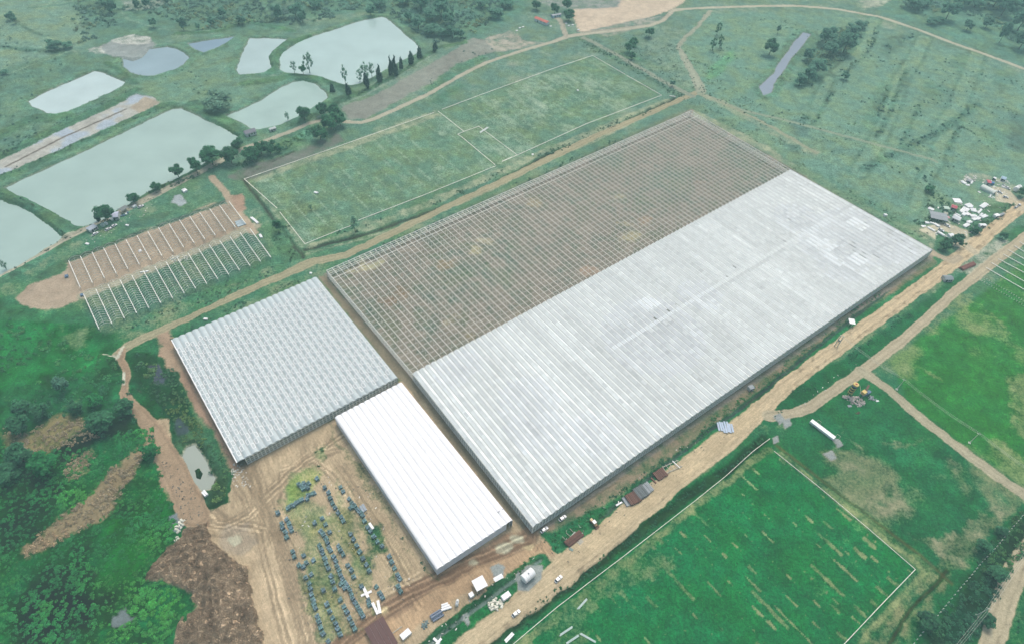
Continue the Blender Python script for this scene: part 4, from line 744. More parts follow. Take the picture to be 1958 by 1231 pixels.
def tree(px, py, hpx, wpx, kind, label, group, base=None, name=None, seed=None):
    p = g(px, py); s_ = mpp(p); d = dist(p); el = math.asin(CAM_H/d); wd = wpx*s_; ht = (hpx*s_ - wd*math.sin(el)*.8)/math.cos(el)
    base = base or {'conifer': 'conifer', 'pale': 'pale'}.get(kind, 'broad'); ht = max(ht, wd*((.5 if hpx < .75*wpx else .85) if base == 'broad' else 1.5), 1.5); ht = min(ht*1.12, 26)
    off = wd*.25*math.sin(el)                                      # the lowest visible leaves hang in front of the trunk
    z = max(-.3, hat(p[0], p[1])); seed = seed if seed is not None else random.randrange(4); cr, tr = tree_meshes(kind, base, seed)
    e_ = empty(name or {'conifer': 'conifer_tree', 'pale': 'poplar_tree'}.get(base, 'broadleaf_tree'), (p[0], p[1] + off, z), random.uniform(0, 6.28), label, 'tree', group)
    wk = {'conifer': .80, 'pale': .80}.get(base, .92)
    for me, nm in ((cr, 'crown'), (tr, 'trunk')): o = link(nm, me, e_); o.scale = (wd/wk, wd/wk, ht)
    return e_
ORD = ['first', 'second', 'third', 'fourth', 'fifth', 'sixth', 'seventh', 'eighth', 'ninth', 'tenth', 'eleventh', 'twelfth', 'thirteenth', 'fourteenth', 'fifteenth', 'sixteenth', 'seventeenth', 'eighteenth', 'nineteenth', 'twentieth']
def s1(v): return v/K
def row(fn, items, kind, fmt, group, **k):
    for i, (x, yb, yt, w_) in enumerate(items):
        (px, py), = fn([(x, yb)]); tree(px, py, s1(yb - yt), s1(w_), kind, fmt.format(ORD[i]), group, **k)
row(Q2, [(718,705,620,50),(852,658,545,48),(945,608,492,50),(1030,555,428,40),(1060,562,430,52),(1105,508,425,32),(1175,478,395,54),(1240,430,345,42),(1355,386,310,42)], 'conifer', 'dark narrow conifer along the upper pond, {} from the near end of its row', 'dark conifers along the upper pond')
row(Q2, [(322,552,470,44),(430,538,400,70),(695,632,505,50),(800,604,510,50),(845,600,470,75),(890,575,470,50)], 'pale', 'pale thin poplar at the upper pond edge, {} from the left', 'pale poplars along the upper pond')
tree(*Q2([(385,556)])[0], s1(66), s1(50), 'broad', 'small dark bush-like tree between two pale poplars above the half-moon pond', None); tree(*Q2([(600,682)])[0], s1(42), s1(40), 'conifer', 'small lone dark tree on the grass tip right of the half-moon pond', None)
tree(*Q2([(270,888)])[0], s1(60), s1(40), 'pale', 'thin pale sapling on the lower edge of the half-moon pond', None)
row(Q2, [(20,1190,1080,100),(75,1140,1035,85),(140,1140,1045,100),(205,1125,1060,60)], 'broad', 'leafy tree below the pond-side house, {} from the left of its clump', 'trees in the clump below the pond-side house', seed=1)
row(Q2, [(395,895,780,95),(510,1040,920,110),(530,860,755,85),(620,870,765,95),(585,968,850,125),(655,935,840,95)], 'broad', 'round dark tree in the clump where the track bends, {} from the left', 'round trees where the pond track bends')
row(Q5, [(1155,262,200,62),(1315,170,75,88),(1450,130,10,76)], 'broad', 'round tree on the lower bank of the large pond, {} from the left of three', 'round trees on the large pond bank')
row(Q1, [(1560,1225,1105,135),(1700,1212,1118,115),(1850,1200,1090,110)], 'broad', 'big round tree at the right end of the large pond, {} from left', 'big trees at the end of the large pond')
tree(*Q1([(1748,1105)])[0], s1(90), s1(76), 'broad', 'tree just left of the red-roofed pond-side house', None)
tree(*Q5([(990,350)])[0], s1(85), s1(72), 'broad', 'mid-sized tree on the bank behind the long grey shed', None); tree(*Q5([(790,490)])[0], s1(135), s1(108), 'broad', 'tallest dark spreading tree over the parked cars by the large pond', None, seed=2)
tree(*Q5([(720,472)])[0], s1(40), s1(40), 'conifer', 'small dark bush at the water edge left of the tallest spreading tree', None); tree(*Q5([(42,830)])[0], s1(42), s1(40), 'pale', 'tiny sapling on the shore of the west pond', None)
tree(*Q1([(1600,822)])[0], s1(130), s1(185), 'pale', 'pale willow thicket above the right end of the large pond', None, base='broad')
# around the red-roofed house and the open country to the right
for (x, yb, yt, w_), t in zip([(250,78,20,66),(385,112,35,62),(470,92,0,62),(490,160,78,78),(1080,278,205,62),(935,395,310,75),(965,345,285,60),(1250,640,590,40),(955,440,395,50)], ['round tree left of the red-roofed house', 'dark tree behind the blue hut', 'tallest tree behind the end of the blue hut', 'round tree on the drive beside the tan terrace', 'lone round tree in the pale pasture below the tan terrace', 'larger bush-like tree below the tan terrace beside the hedged ditch', 'smaller bush-like tree on the slope below the tan terrace', 'small dark tree at the lower end of the hedged ditch', 'low dark tree hugging the hedged ditch']):
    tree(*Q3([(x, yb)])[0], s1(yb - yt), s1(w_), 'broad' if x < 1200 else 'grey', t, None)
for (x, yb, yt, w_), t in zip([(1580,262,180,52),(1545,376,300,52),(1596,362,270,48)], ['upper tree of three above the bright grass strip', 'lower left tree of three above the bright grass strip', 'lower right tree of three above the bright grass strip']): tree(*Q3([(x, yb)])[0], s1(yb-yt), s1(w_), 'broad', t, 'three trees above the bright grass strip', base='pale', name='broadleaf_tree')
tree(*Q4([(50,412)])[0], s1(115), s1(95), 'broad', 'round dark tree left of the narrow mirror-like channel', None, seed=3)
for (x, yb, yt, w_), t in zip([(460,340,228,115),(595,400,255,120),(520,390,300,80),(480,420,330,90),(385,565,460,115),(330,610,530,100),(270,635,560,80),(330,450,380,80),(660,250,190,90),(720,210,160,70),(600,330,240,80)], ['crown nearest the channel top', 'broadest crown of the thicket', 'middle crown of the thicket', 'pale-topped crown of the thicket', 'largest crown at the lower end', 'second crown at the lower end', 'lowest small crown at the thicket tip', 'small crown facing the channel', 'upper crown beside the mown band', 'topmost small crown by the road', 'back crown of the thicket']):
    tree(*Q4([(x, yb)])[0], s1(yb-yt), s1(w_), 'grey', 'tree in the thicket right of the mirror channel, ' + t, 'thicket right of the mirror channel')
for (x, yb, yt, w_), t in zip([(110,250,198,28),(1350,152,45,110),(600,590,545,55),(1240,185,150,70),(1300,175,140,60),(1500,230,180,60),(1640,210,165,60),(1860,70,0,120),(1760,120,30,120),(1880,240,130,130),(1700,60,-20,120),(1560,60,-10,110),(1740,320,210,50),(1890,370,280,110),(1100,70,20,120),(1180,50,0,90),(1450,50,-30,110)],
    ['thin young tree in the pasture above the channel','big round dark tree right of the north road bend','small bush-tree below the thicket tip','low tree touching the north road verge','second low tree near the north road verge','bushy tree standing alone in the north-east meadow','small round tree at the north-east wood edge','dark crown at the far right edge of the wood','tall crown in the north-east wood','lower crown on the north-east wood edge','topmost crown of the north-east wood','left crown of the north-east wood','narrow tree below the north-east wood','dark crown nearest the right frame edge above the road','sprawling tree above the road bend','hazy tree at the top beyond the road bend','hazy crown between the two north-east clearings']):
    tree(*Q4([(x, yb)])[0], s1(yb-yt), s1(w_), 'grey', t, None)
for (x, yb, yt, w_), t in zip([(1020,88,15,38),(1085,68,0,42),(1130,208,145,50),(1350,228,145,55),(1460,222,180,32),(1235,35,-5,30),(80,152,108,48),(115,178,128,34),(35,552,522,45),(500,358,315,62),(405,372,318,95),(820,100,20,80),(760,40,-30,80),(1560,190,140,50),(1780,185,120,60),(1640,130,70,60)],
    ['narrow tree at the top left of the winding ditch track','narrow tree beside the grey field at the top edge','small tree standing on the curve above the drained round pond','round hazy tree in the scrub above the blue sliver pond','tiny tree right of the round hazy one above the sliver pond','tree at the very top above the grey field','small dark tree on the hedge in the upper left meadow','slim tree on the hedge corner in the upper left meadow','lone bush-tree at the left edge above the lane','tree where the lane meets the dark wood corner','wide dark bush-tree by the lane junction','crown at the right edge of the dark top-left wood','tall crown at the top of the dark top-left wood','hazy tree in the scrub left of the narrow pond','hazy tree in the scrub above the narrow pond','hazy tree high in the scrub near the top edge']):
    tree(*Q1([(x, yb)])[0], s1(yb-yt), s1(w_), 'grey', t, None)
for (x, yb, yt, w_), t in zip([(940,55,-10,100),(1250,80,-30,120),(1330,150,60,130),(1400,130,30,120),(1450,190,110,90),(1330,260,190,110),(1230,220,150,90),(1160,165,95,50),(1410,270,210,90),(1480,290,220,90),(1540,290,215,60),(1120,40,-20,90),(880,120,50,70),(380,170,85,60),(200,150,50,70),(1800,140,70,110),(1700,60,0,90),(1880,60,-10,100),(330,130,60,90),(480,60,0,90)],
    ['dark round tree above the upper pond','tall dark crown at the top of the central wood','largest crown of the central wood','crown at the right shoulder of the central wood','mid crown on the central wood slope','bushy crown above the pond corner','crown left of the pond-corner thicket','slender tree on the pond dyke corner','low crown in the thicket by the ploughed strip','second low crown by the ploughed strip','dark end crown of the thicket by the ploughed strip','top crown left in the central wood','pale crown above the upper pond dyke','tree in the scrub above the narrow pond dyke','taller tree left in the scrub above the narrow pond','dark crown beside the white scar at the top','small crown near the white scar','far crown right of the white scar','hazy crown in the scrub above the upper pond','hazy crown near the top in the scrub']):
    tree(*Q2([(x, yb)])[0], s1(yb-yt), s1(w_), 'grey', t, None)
for (x, yb, yt, w_), kd, t in zip([(712,685,588,95),(762,868,690,155),(930,745,655,115),(472,575,450,85),(345,1185,1010,150),(310,765,660,105),(175,740,640,110),(1108,1065,978,110),(165,1110,1000,140),(160,880,780,125),(560,730,660,90),(60,1230,1120,150)], ['bright','broad','broad','grey','bright','broad','broad','bright','broad','broad','broad','broad'],
    ['bright green tree left of the bend in the haul track','large dark tree beside the dark stream in the left scrub','dark tree close to the left of the haul track','slim dark tree in the upper left scrub','largest bright tree in the left scrub below the stream','dark tree in the middle of the left scrub','spreading tree at the left in the scrub','bright bush-tree beside the bulldozed fan','dark tree at the far left of the lower scrub','round tree above the straw-coloured reeds','low tree by the white patch in the scrub','dark tree at the left frame edge below the reeds']):
    tree(*R1([(x, yb)])[0], s1(yb-yt), s1(w_), kd, t, None)
for (x, yb, yt, w_), t in zip([(765,560,420,70),(200,560,455,60),(440,395,370,30)], ['thin young tree on the ditch below the upper field','green leaning tree on the ditch corner by the tunnel frames','small tuft of a tree inside the upper field corner']): tree(*Q6([(x, yb)])[0], s1(yb-yt), s1(w_), 'broad' if x == 200 else 'pale', t, None)
for (x, yb, yt, w_), t in zip([(1900,300,250,60),(1760,610,565,50),(1220,262,240,62),(1330,690,620,80),(1420,660,600,80),(1560,560,510,70)], ['dark tree behind the white water tank in the settlement','round bush-tree between the two right-hand roads','dark bush-tree on the meadow edge left of the settlement','bush-tree at the corner of the largest greenhouse','bush-tree beside the settlement gateway','bush-tree below the stacked white panels']): tree(*Q8([(x, yb)])[0], s1(yb-yt), s1(w_), 'broad', t, None)
for (x, yb, yt, w_), t in zip([(1600,560,450,90),(1740,420,370,60),(1190,1120,1000,120),(1700,760,680,100),(1640,1100,1030,80)], ['round tree beside the white post fence in the corner field','small tree on the fence corner above the creek','bushy tree left of the creek near the bottom edge','dark tree in the creek bed','dark tree by the bottom right pole']): tree(*T4([(x, yb)])[0], s1(yb-yt), s1(w_), 'broad', t, None)

# ------------------------------------------------------------------ scrub and woods nobody could count
def clump_proto(seed, n=34, lumps=4, flat_=.7):
    r = np.random.default_rng(seed); B_ = [(0, 0, .28, .5, .5)] + [(r.uniform(-.55, .55), r.uniform(-.55, .55), r.uniform(.15, .5)*flat_, r.uniform(.25, .45), r.random()) for _ in range(lumps)]
    return foliage(B_, n, .135, seed + 3, up=1.3)
def scatter(name, pxpoly, spacing, size, col, seed, hgt=.9, kindmat=None, dens=None, avoid=(), var=.5, n=34, spread=.3, yk=1.0):
    W_ = [wpts(q) for q in pxpoly]; r = np.random.default_rng(seed); allw = np.concatenate(W_); x0, y0 = allw.min(0); x1, y1 = allw.max(0)
    nn = int((x1-x0)*(y1-y0)/spacing**2); x, y = r.uniform(x0, x1, nn), r.uniform(y0, y1, nn); s_ = np.full(nn, -1e9)
    for w_ in W_: s_ = np.maximum(s_, sdpoly(w_, x + 6*(fbm(x, y, 9, 2, seed) - .5), y + 6*(fbm(x, y, 9, 2, seed+5) - .5)))
    for q in avoid: s_ = np.minimum(s_, -sdpoly(wpts(q), x, y))
    keep = s_ > 0
    if dens is not None: keep &= fbm(x, y, dens[0], 3, seed + 9) + .15*(r.random(nn) - .5) > dens[1]
    x, y = x[keep], y[keep]; m_ = len(x); tone = fbm(x, y, 14, 3, seed + 2); protos = [clump_proto(seed*10 + k, n) for k in range(5)]
    pk = r.integers(0, 5, m_); parts = []; th = r.uniform(0, 6.28, m_); sz = size*r.uniform(.55, 1.3, m_)*(1 + spread*(tone - .5)*2); hz_ = np.array([hat(a_, b_) for a_, b_ in zip(x, y)])
    for k in range(5):
        i = np.nonzero(pk == k)[0]; 
        if not len(i): continue
        v, f, c = protos[k]; c_, s__ = np.cos(th[i]), np.sin(th[i]); vx = (v[None, :, 0]*c_[:, None] - v[None, :, 1]*s__[:, None])*sz[i][:, None] + x[i][:, None]; vy = (v[None, :, 0]*s__[:, None] + v[None, :, 1]*c_[:, None])*sz[i][:, None] + y[i][:, None]; vz = v[None, :, 2]*(sz[i]*hgt)[:, None] + hz_[i][:, None] - .1
        V = np.stack([vx, vy, vz], 2).reshape(-1, 3); F = (f[None] + (np.arange(len(i))*len(v))[:, None, None]).reshape(-1, 4); tn = (1 + var*2*(tone[i] - .5) + r.normal(0, .13, len(i)))
        yl = yk*np.clip((fbm(x[i], y[i], 20, 2, seed + 4) - .5)*1.9 + r.normal(0, .10, len(i)), -.25, .6); tc_ = np.stack([tn*(1 + 2.2*np.clip(yl, 0, 1)), tn*(1 + .45*yl), tn*(1 - .3*yl)], 1); CC = np.clip(c[None]*tc_[:, None, :], .2, 3).reshape(-1, 3); parts.append((V, F, CC))
    me = fast_mesh(name, parts, leafmat(name + '_leaves', col)); tag(link(name, me), kind='stuff'); return m_
LL = [(-60,850),(60,835),(160,850),(290,815),(300,870),(310,935),(340,1000),(305,1060),(285,1105),(345,1130),(385,1165),(335,1200),(300,1260),(-60,1260)]
REED = [[(0,815),(60,830),(90,800),(150,795),(190,830),(170,850),(60,870),(0,850)], [(205,905),(240,880),(285,840),(275,880),(250,920),(215,975),(150,1015),(110,1040),(40,1070),(42,1045),(120,990),(170,955)], [(200,1178),(240,1163),(258,1185),(215,1200)]]
scatter('scrub_undergrowth', [LL], 1.75, 1.3, (.026, .23, .06), 21, avoid=REED, n=42, spread=.7, hgt=.65)
scatter('left_hill_scrub', [[(-80,560),(0,600),(110,640),(225,690),(235,745),(290,835),(160,850),(60,835),(-60,850)]], 3.2, 1.7, (.035, .20, .08), 22, hgt=.65, dens=(22, .44), avoid=REED[:1], n=36)
scatter('dry_reeds', REED[:2] + [[(145,870),(185,858),(150,915),(118,925)]], 1.7, 1.3, (.40, .36, .25), 23, hgt=1.1, var=.3, yk=.1, dens=(8, .40))
scatter('ditch_reeds', [[(262,690),(330,700),(385,825),(430,890),(436,950),(405,965),(396,880),(350,850),(330,800),(290,740)]], 1.8, 1.35, (.06, .19, .085), 24, dens=(9, .34), avoid=[[(355,855),(372,848),(397,888),(408,915),(402,934),(385,938),(352,905)]])
scatter('creek_thicket', [[(1985,935),(1905,1030),(1835,1125),(1755,1240),(1850,1250),(1925,1120),(2000,1010)]], 2.4, 1.8, (.024, .13, .06), 25)
scatter('roadside_bushes', [[(1925,1240),(1958,1150),(1990,1100),(2010,1260)], [(1035,1055),(1060,1030),(1130,1000),(1190,950),(1180,940),(1100,990),(1040,1030)], [(1480,800),(1560,738),(1650,676),(1750,600),(1740,592),(1640,662),(1560,722),(1490,780)]], 2.1, 1.0, (.02, .13, .055), 26, dens=(10, .44))
scatter('ditch_weeds', [[(850,1215),(945,1135),(1030,1068),(1022,1060),(935,1125),(840,1205)], [(960,1240),(1040,1165),(1115,1110),(1205,1042),(1325,952),(1405,893),(1470,848),(1464,838),(1398,883),(1315,942),(1195,1030),(1105,1098),(1030,1155),(950,1230)], [(1062,1050),(1140,995),(1255,900),(1350,826),(1445,757),(1562,662),(1700,550),(1696,542),(1555,652),(1438,750),(1340,820),(1246,892),(1130,990),(1055,1040)]], 1.45, .85, (.02, .14, .05), 27, var=.3)
scatter('dyke_bushes', [[(570,470),(700,438),(850,385),(945,345),(1100,275),(1290,195),(1285,188),(1095,265),(940,335),(845,378),(690,430),(565,460)], [(515,415),(545,415),(560,470),(580,495),(555,505),(520,460)], [(650,515),(850,425),(1000,355),(1200,265),(1195,258),(990,348),(840,418),(640,508)], [(1110,75),(1200,118),(1320,190),(1310,194),(1190,125),(1100,80)]], 2.8, 1.2, (.022, .10, .055), 28, dens=(9, .47))
scatter('pond_bank_reeds', [[(0,382),(60,398),(130,445),(135,455),(125,450),(60,388),(0,372)], [(0,536),(80,488),(150,450),(260,395),(330,357),(455,290),(450,282),(320,350),(250,388),(140,445),(70,480),(0,528)], [(-30,355),(150,280),(330,203),(326,198),(145,270),(-30,345)], [(0,300),(110,245),(262,172),(258,166),(100,238),(-10,292)], [(560,245),(640,205),(720,168),(810,122),(806,116),(715,160),(630,200),(555,238)]], 2.8, 1.2, (.03, .10, .06), 29, dens=(8, .40))
scatter('top_left_wood', [[(125,-10),(215,-10),(228,40),(225,65),(190,75),(150,85),(138,40)], [(225,20),(300,30),(400,62),(470,45),(560,45),(560,-20),(300,-20)]], 4.4, 3.0, (.10, .235, .175), 30, dens=(35, .36))  # distant woods get pale leaf colours with haze mixed in
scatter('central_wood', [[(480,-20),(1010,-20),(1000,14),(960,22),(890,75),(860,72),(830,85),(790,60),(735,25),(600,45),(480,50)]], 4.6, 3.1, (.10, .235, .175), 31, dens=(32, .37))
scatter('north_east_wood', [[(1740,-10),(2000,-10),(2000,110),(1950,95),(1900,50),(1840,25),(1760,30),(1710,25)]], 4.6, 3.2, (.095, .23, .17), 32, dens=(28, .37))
scatter('channel_thicket', [[(1575,60),(1662,40),(1640,80),(1620,110),(1560,140),(1515,168),(1535,120),(1560,95)], [(1690,88),(1755,62),(1700,105)]], 4.5, 3.0, (.09, .215, .155), 33, dens=(20, .36))
scatter('meadow_bushes', [[(1350,30),(1650,40),(1958,150),(1958,420),(1800,430),(1500,260),(1350,180)], [(-60,60),(130,10),(140,90),(230,110),(440,120),(470,60),(480,140),(430,220),(250,170),(0,300),(-60,300)], [(820,100),(1060,90),(1000,110),(820,200),(800,190)]], 8, 1.5, (.055, .17, .12), 34, dens=(26, .56))
scatter('settlement_bushes', [[(1765,400),(1790,370),(1850,380),(1880,420),(1945,385),(1920,420),(1860,460),(1800,440),(1770,430)], [(1790,478),(1840,452),(1850,468),(1800,485)]], 2.6, 1.3, (.035, .14, .07), 35, dens=(9, .5))

def band(pts, w_): a_ = [(x - w_*.5, y - w_*.3) for x, y in pts]; return a_ + [(x + w_*.5, y + w_*.3) for x, y in reversed(pts)]
scatter('meadow_hedges', [band([(1870,200),(1800,250),(1720,290),(1650,325)], 7), band([(1735,135),(1690,240),(1672,262)], 6), band([(1700,165),(1690,190),(1672,235)], 7), band([(1760,200),(1742,240),(1720,285)], 5), band([(1595,175),(1572,210),(1556,240)], 5), band([(1548,215),(1532,232)], 6), band([(1835,235),(1815,290)], 5), band([(1680,50),(1665,85),(1640,120),(1600,145)], 8), band([(1500,150),(1480,178)], 5), band([(0,90),(60,98),(115,102)], 7), band([(1750,320),(1785,360),(1780,420),(1755,430)], 20), band([(40,110),(90,135),(130,110),(100,120)], 14)], 3.0, 1.7, (.04, .14, .09), 36, dens=(8, .42))
scatter('field_tufts', [[(1500,320),(1640,400),(1780,470),(1770,440),(1640,370),(1520,300)], [(1330,195),(1420,225),(1560,300),(1500,290),(1400,240)], [(200,640),(350,600),(540,520),(560,500),(500,505),(340,575),(190,650)], [(1090,80),(1200,130),(1320,200),(1450,280),(1480,230),(1350,120),(1250,60)]], 3.4, 1.0, (.05, .13, .08), 37, dens=(7, .5))
scatter('track_side_scrub', [[(250,680),(330,640),(430,590),(620,510),(615,520),(430,605),(330,652),(262,690)], [(245,700),(262,690),(290,740),(330,800),(318,800),(262,745)], [(650,860),(690,900),(760,1010),(838,1112),(826,1108),(700,935),(645,850)], [(600,852),(622,848),(632,872),(612,890),(598,875)]], 2.0, .9, (.03, .12, .065), 38, dens=(8, .45))

scatter('lane_hedge', [[(505,288),(560,262),(596,242),(598,256),(540,292)], [(440,318),(480,300),(520,290),(500,305),(450,325)], [(330,352),(420,312),(455,296),(455,302),(420,318),(332,358)]], 2.2, 1.3, (.035, .15, .08), 39)
# ------------------------------------------------------------------ vehicles
M_carw = mat('white_car_paint', (.80, .81, .82), .3, coat=.5); M_glass = mat('dark_car_glass', (.03, .04, .05), .12); M_tyre = mat('tyre_rubber', (.03, .03, .03), .9); M_lamp = mat('lamp_glass', (.7, .7, .68), .2); M_cary = mat('ochre_paint', (.62, .46, .24), .5, noise=.1, nscale=2)
M_cars = mat('silver_car_paint', (.52, .55, .57), .35, coat=.4)
def car_body():
    m = MB(); xs = [(-2.2,.62,.72,.42), (-2.05,.80,.84,.34), (-1.3,.86,.90,.30), (0,.88,.92,.28), (1.2,.87,.84,.30), (1.95,.80,.74,.34), (2.2,.62,.62,.42)]     # x, half width, top, bottom
    rings = [[(x, -w_*.96, b_), (x, -w_, (b_+t)/2), (x, -w_*.93, t), (x, w_*.93, t), (x, w_, (b_+t)/2), (x, w_*.96, b_)] for x, w_, t, b_ in xs]
    V = [p for r_ in rings for p in r_]; F = []
    for i in range(len(rings)-1):
        for j in range(6): F.append((i*6+j, i*6+(j+1) % 6, (i+1)*6+(j+1) % 6, (i+1)*6+j))
    F += [tuple(range(6)), tuple(range(6*len(rings)-1, 6*len(rings)-7, -1))]; m.add(V, F)
    m.add([(-1.25,-.62,1.38),(.45,-.62,1.38),(.45,.62,1.38),(-1.25,.62,1.38),(-1.2,-.6,1.44),(.35,-.6,1.44),(.35,.6,1.44),(-1.2,.6,1.44)], [(4,5,6,7),(0,1,5,4),(1,2,6,5),(2,3,7,6),(3,0,4,7)])
    for s_ in (-1, 1): m.bar((-.3, s_*.78, .9), (-.3, s_*.62, 1.38), .1); m.box((.75, s_*.95, .95), (.16, .16, .12))
    return m
def car_glass():
    m = MB(); m.add([(-1.95,-.74,.9),(1.05,-.76,.88),(1.05,.76,.88),(-1.95,.74,.9),(-1.25,-.61,1.40),(.45,-.61,1.40),(.45,.61,1.40),(-1.25,.61,1.40)], [(0,1,5,4),(1,2,6,5),(2,3,7,6),(3,0,4,7)]); return m
PROTO = {}
def vehicle(kind, bm):
    e_ = empty('parked_car', (0, 0, 0)); car_body().build('body', bm, e_, smooth=False); car_glass().build('window_glass', M_glass, e_)
    wm = MB(); wm.tube((0, -.1, 0), (0, .1, 0), .33, 10); wm = wm.mesh('wheel', M_tyre)
    for x in (-1.35, 1.35):
        for y in (-.82, .82): link('wheel', wm, e_, (x, y, .33))
    lm_ = MB(); lm_.box((0, 0, 0), (.08, .3, .14)); lm_ = lm_.mesh('headlight', M_lamp)
    for y in (-.58, .58): link('headlight', lm_, e_, (2.13, y, .62))
    return e_
def copy_thing(src, loc, rz, label=None, group=None, cat=None, name=None):
    e_ = src.copy(); COL.objects.link(e_); e_.location = loc; e_.rotation_euler = (0, 0, rz)
    if name: e_.name = name
    tag(e_, label, cat, group)
    for ch in list(src.children):
        c_ = ch.copy(); COL.objects.link(c_); c_.parent = e_
        for gg in list(ch.children): d_ = gg.copy(); COL.objects.link(d_); d_.parent = c_
    return e_
def ang(p, q): a_, b_ = g(*p), g(*q); return math.atan2(b_[1]-a_[1], b_[0]-a_[0])
cars = [((1067.5,1107),(1080,1095),'white car driving on the dirt road beside the lower field corner','w'), ((986.5,1173),(1000,1162),'white car on the dirt road nearest the bottom edge','w'), ((1075.5,991),(1090,980),'white car parked against the right wall of the largest greenhouse','w'), ((1040.5,1013),(1054,1003),'white car parked at the front corner of the largest greenhouse','w'),
 ((183,448.5),(196,441),'white car left of the three parked by the pond-side shed','w'), ((207.5,440),(220,433),'white car in the middle of those parked below the tall spreading tree','w'), ((218.5,433.5),(231,427),'white car right of the pair below the tall spreading tree','w'), ((270,396.5),(283,390),'white car parked alone by the long grey shed','w'),
 ((1810.5,433),(1818,437),'white car beside the blue awning in the settlement','w'), ((1799,441.5),(1806,445),'white car behind the row of white panels in the settlement','w'), ((1911,369.5),(1919,372),'white car at the end of the long white tent','w'), ((1922,378.5),(1931,380),'white car on the sandy yard edge below the long white tent','w'), ((1948,393.5),(1956,387),'white car on the verge where the drive meets the road','w'), ((1941.5,398),(1950,391),'silver car on the verge just behind a white one','s'), ((1920,358),(1928,361),'silver car parked beside the light blue tent','s'), ((1926,361),(1933,364),'white car next to the silver one beside the light blue tent','w')]
first = {'w': vehicle('w', M_carw), 's': None}; used = set()
for p, q, lab, kd in cars:
    xy = g(*p); z = 0.08
    if kd not in used:
        if kd == 's': first['s'] = vehicle('s', M_cars)
        e_ = first[kd]; e_.location = (*xy, z); e_.rotation_euler = (0, 0, ang(p, q)); used.add(kd); tag(e_, lab, 'car', 'parked cars')
    else: copy_thing(first[kd], (*xy, z), ang(p, q), lab, 'parked cars', 'car')

# ------------------------------------------------------------------ simple structures
MAT = {}
def cm(name, rgb, d=420, **k):
    if name not in MAT: MAT[name] = mat(name, tuple(min(.85, v) for v in seen(rgb, d)), k.pop('rough', .7), noise=k.pop('noise', .1), nscale=k.pop('nscale', 1.2), **k)
    return MAT[name]
M_white = mat('white_sheet', (.84, .86, .86), .55, noise=.05, nscale=.8); M_rust = mat('rusty_steel', (.155, .075, .055), .85, noise=.3, nscale=1.5, objrand=.25); M_grey = mat('grey_sheet', (.28, .31, .33), .7, noise=.15, nscale=1.5, objrand=.12); M_shadow = mat('dark_opening', (.03, .035, .04), .9); M_wood = mat('weathered_timber', (.46, .44, .36), .85, noise=.15, nscale=2); M_wall = mat('plain_render_wall', (.55, .56, .54), .85, noise=.1, nscale=1)
M_red = mat('coral_red_roof', (.62, .16, .12), .7, noise=.1, nscale=1); M_pink = mat('red_tarpaulin', (.55, .10, .14), .7, noise=.1, nscale=1); M_blue = mat('blue_tarpaulin', (.05, .17, .42), .6, noise=.1, nscale=1); M_cyan = mat('pale_blue_tarpaulin', (.38, .52, .66), .6, noise=.1, nscale=1); M_green = mat('pale_green_sheet', (.48, .62, .52), .6, noise=.08, nscale=1)
def axis(p, q):
    a_, b_ = g(*p), g(*q); L_ = float(np.linalg.norm(b_ - a_)); return a_, L_, math.atan2(b_[1]-a_[1], b_[0]-a_[0])
def base(name, p, q, label, cat, group=None):
    a_, L_, th = axis(p, q); c = (a_ + g(*q))/2; return empty(name, (c[0], c[1], max(0, hat(*c)) + .02), th, label, cat, group), L_
def stack(p, q, w_, h, n, m_, label, name='panel_stack', cat='stack', piece='panel', group=None, lay=True, seed=None):
    e_, L_ = base(name, p, q, label, cat, group); r = random.Random(seed or label); gap = w_/n
    for i in range(n):
        b_ = MB(); l_ = L_*r.uniform(.86, 1.0); b_.box((r.uniform(-.04, .04)*L_, -w_/2 + gap*(i+.5), h/2 + r.uniform(-.06, .06)*h), (l_, gap*.86, h)); b_.build(piece, m_, e_)
    bb = MB(); 
    for t in (-.32, .32): bb.box((L_*t, 0, -.03), (.25, w_*.98, .12))
    bb.build('bearer', M_wood, e_); return e_
def shed(p, q, w_, h, roof, wall, label, name='shed', cat='shed', gable=.5, posts=False, door=True, group=None):
    e_, L_ = base(name, p, q, label, cat, group); l2, w2 = L_/2, w_/2
    if posts:
        for x in (-l2*.92, 0, l2*.92):
            for y in (-w2*.9, w2*.9): b_ = MB(); b_.box((x, y, h/2), (.16, .16, h)); b_.build('post', M_steel, e_)
    else:
        b_ = MB(); b_.box((0, 0, h/2), (L_*.95, w_*.93, h)); b_.build('wall', wall, e_)
        if door: b_ = MB(); b_.box((-l2*.95*.45, -w2*.93 - .03, 1.05), (1.1, .06, 2.1)); b_.build('door', M_shadow, e_); 
        for x in (.1, .55): b_ = MB(); b_.box((l2*x, -w2*.93 - .03, h*.6), (1.1, .06, .9)); b_.build('window', M_glass, e_)
    z = h + .04
    if gable > 0:
        for s_ in (-1, 1): b_ = MB(); b_.add([(-l2, 0, z+gable), (l2, 0, z+gable), (l2, s_*w2, z-.05), (-l2, s_*w2, z-.05), (-l2, 0, z+gable-.1), (l2, 0, z+gable-.1), (l2, s_*w2, z-.15), (-l2, s_*w2, z-.15)], [(0,1,2,3),(7,6,5,4),(0,4,5,1),(1,5,6,2),(2,6,7,3),(3,7,4,0)]); b_.build('roof_slope', roof, e_)
    else: 
        n_ = max(2, int(L_/2.2))
        for i in range(n_): b_ = MB(); b_.box((-l2 + L_*(i+.5)/n_, 0, z + .06), (L_/n_*.97, w_, .12)); b_.build('roof_sheet', roof, e_)
    return e_
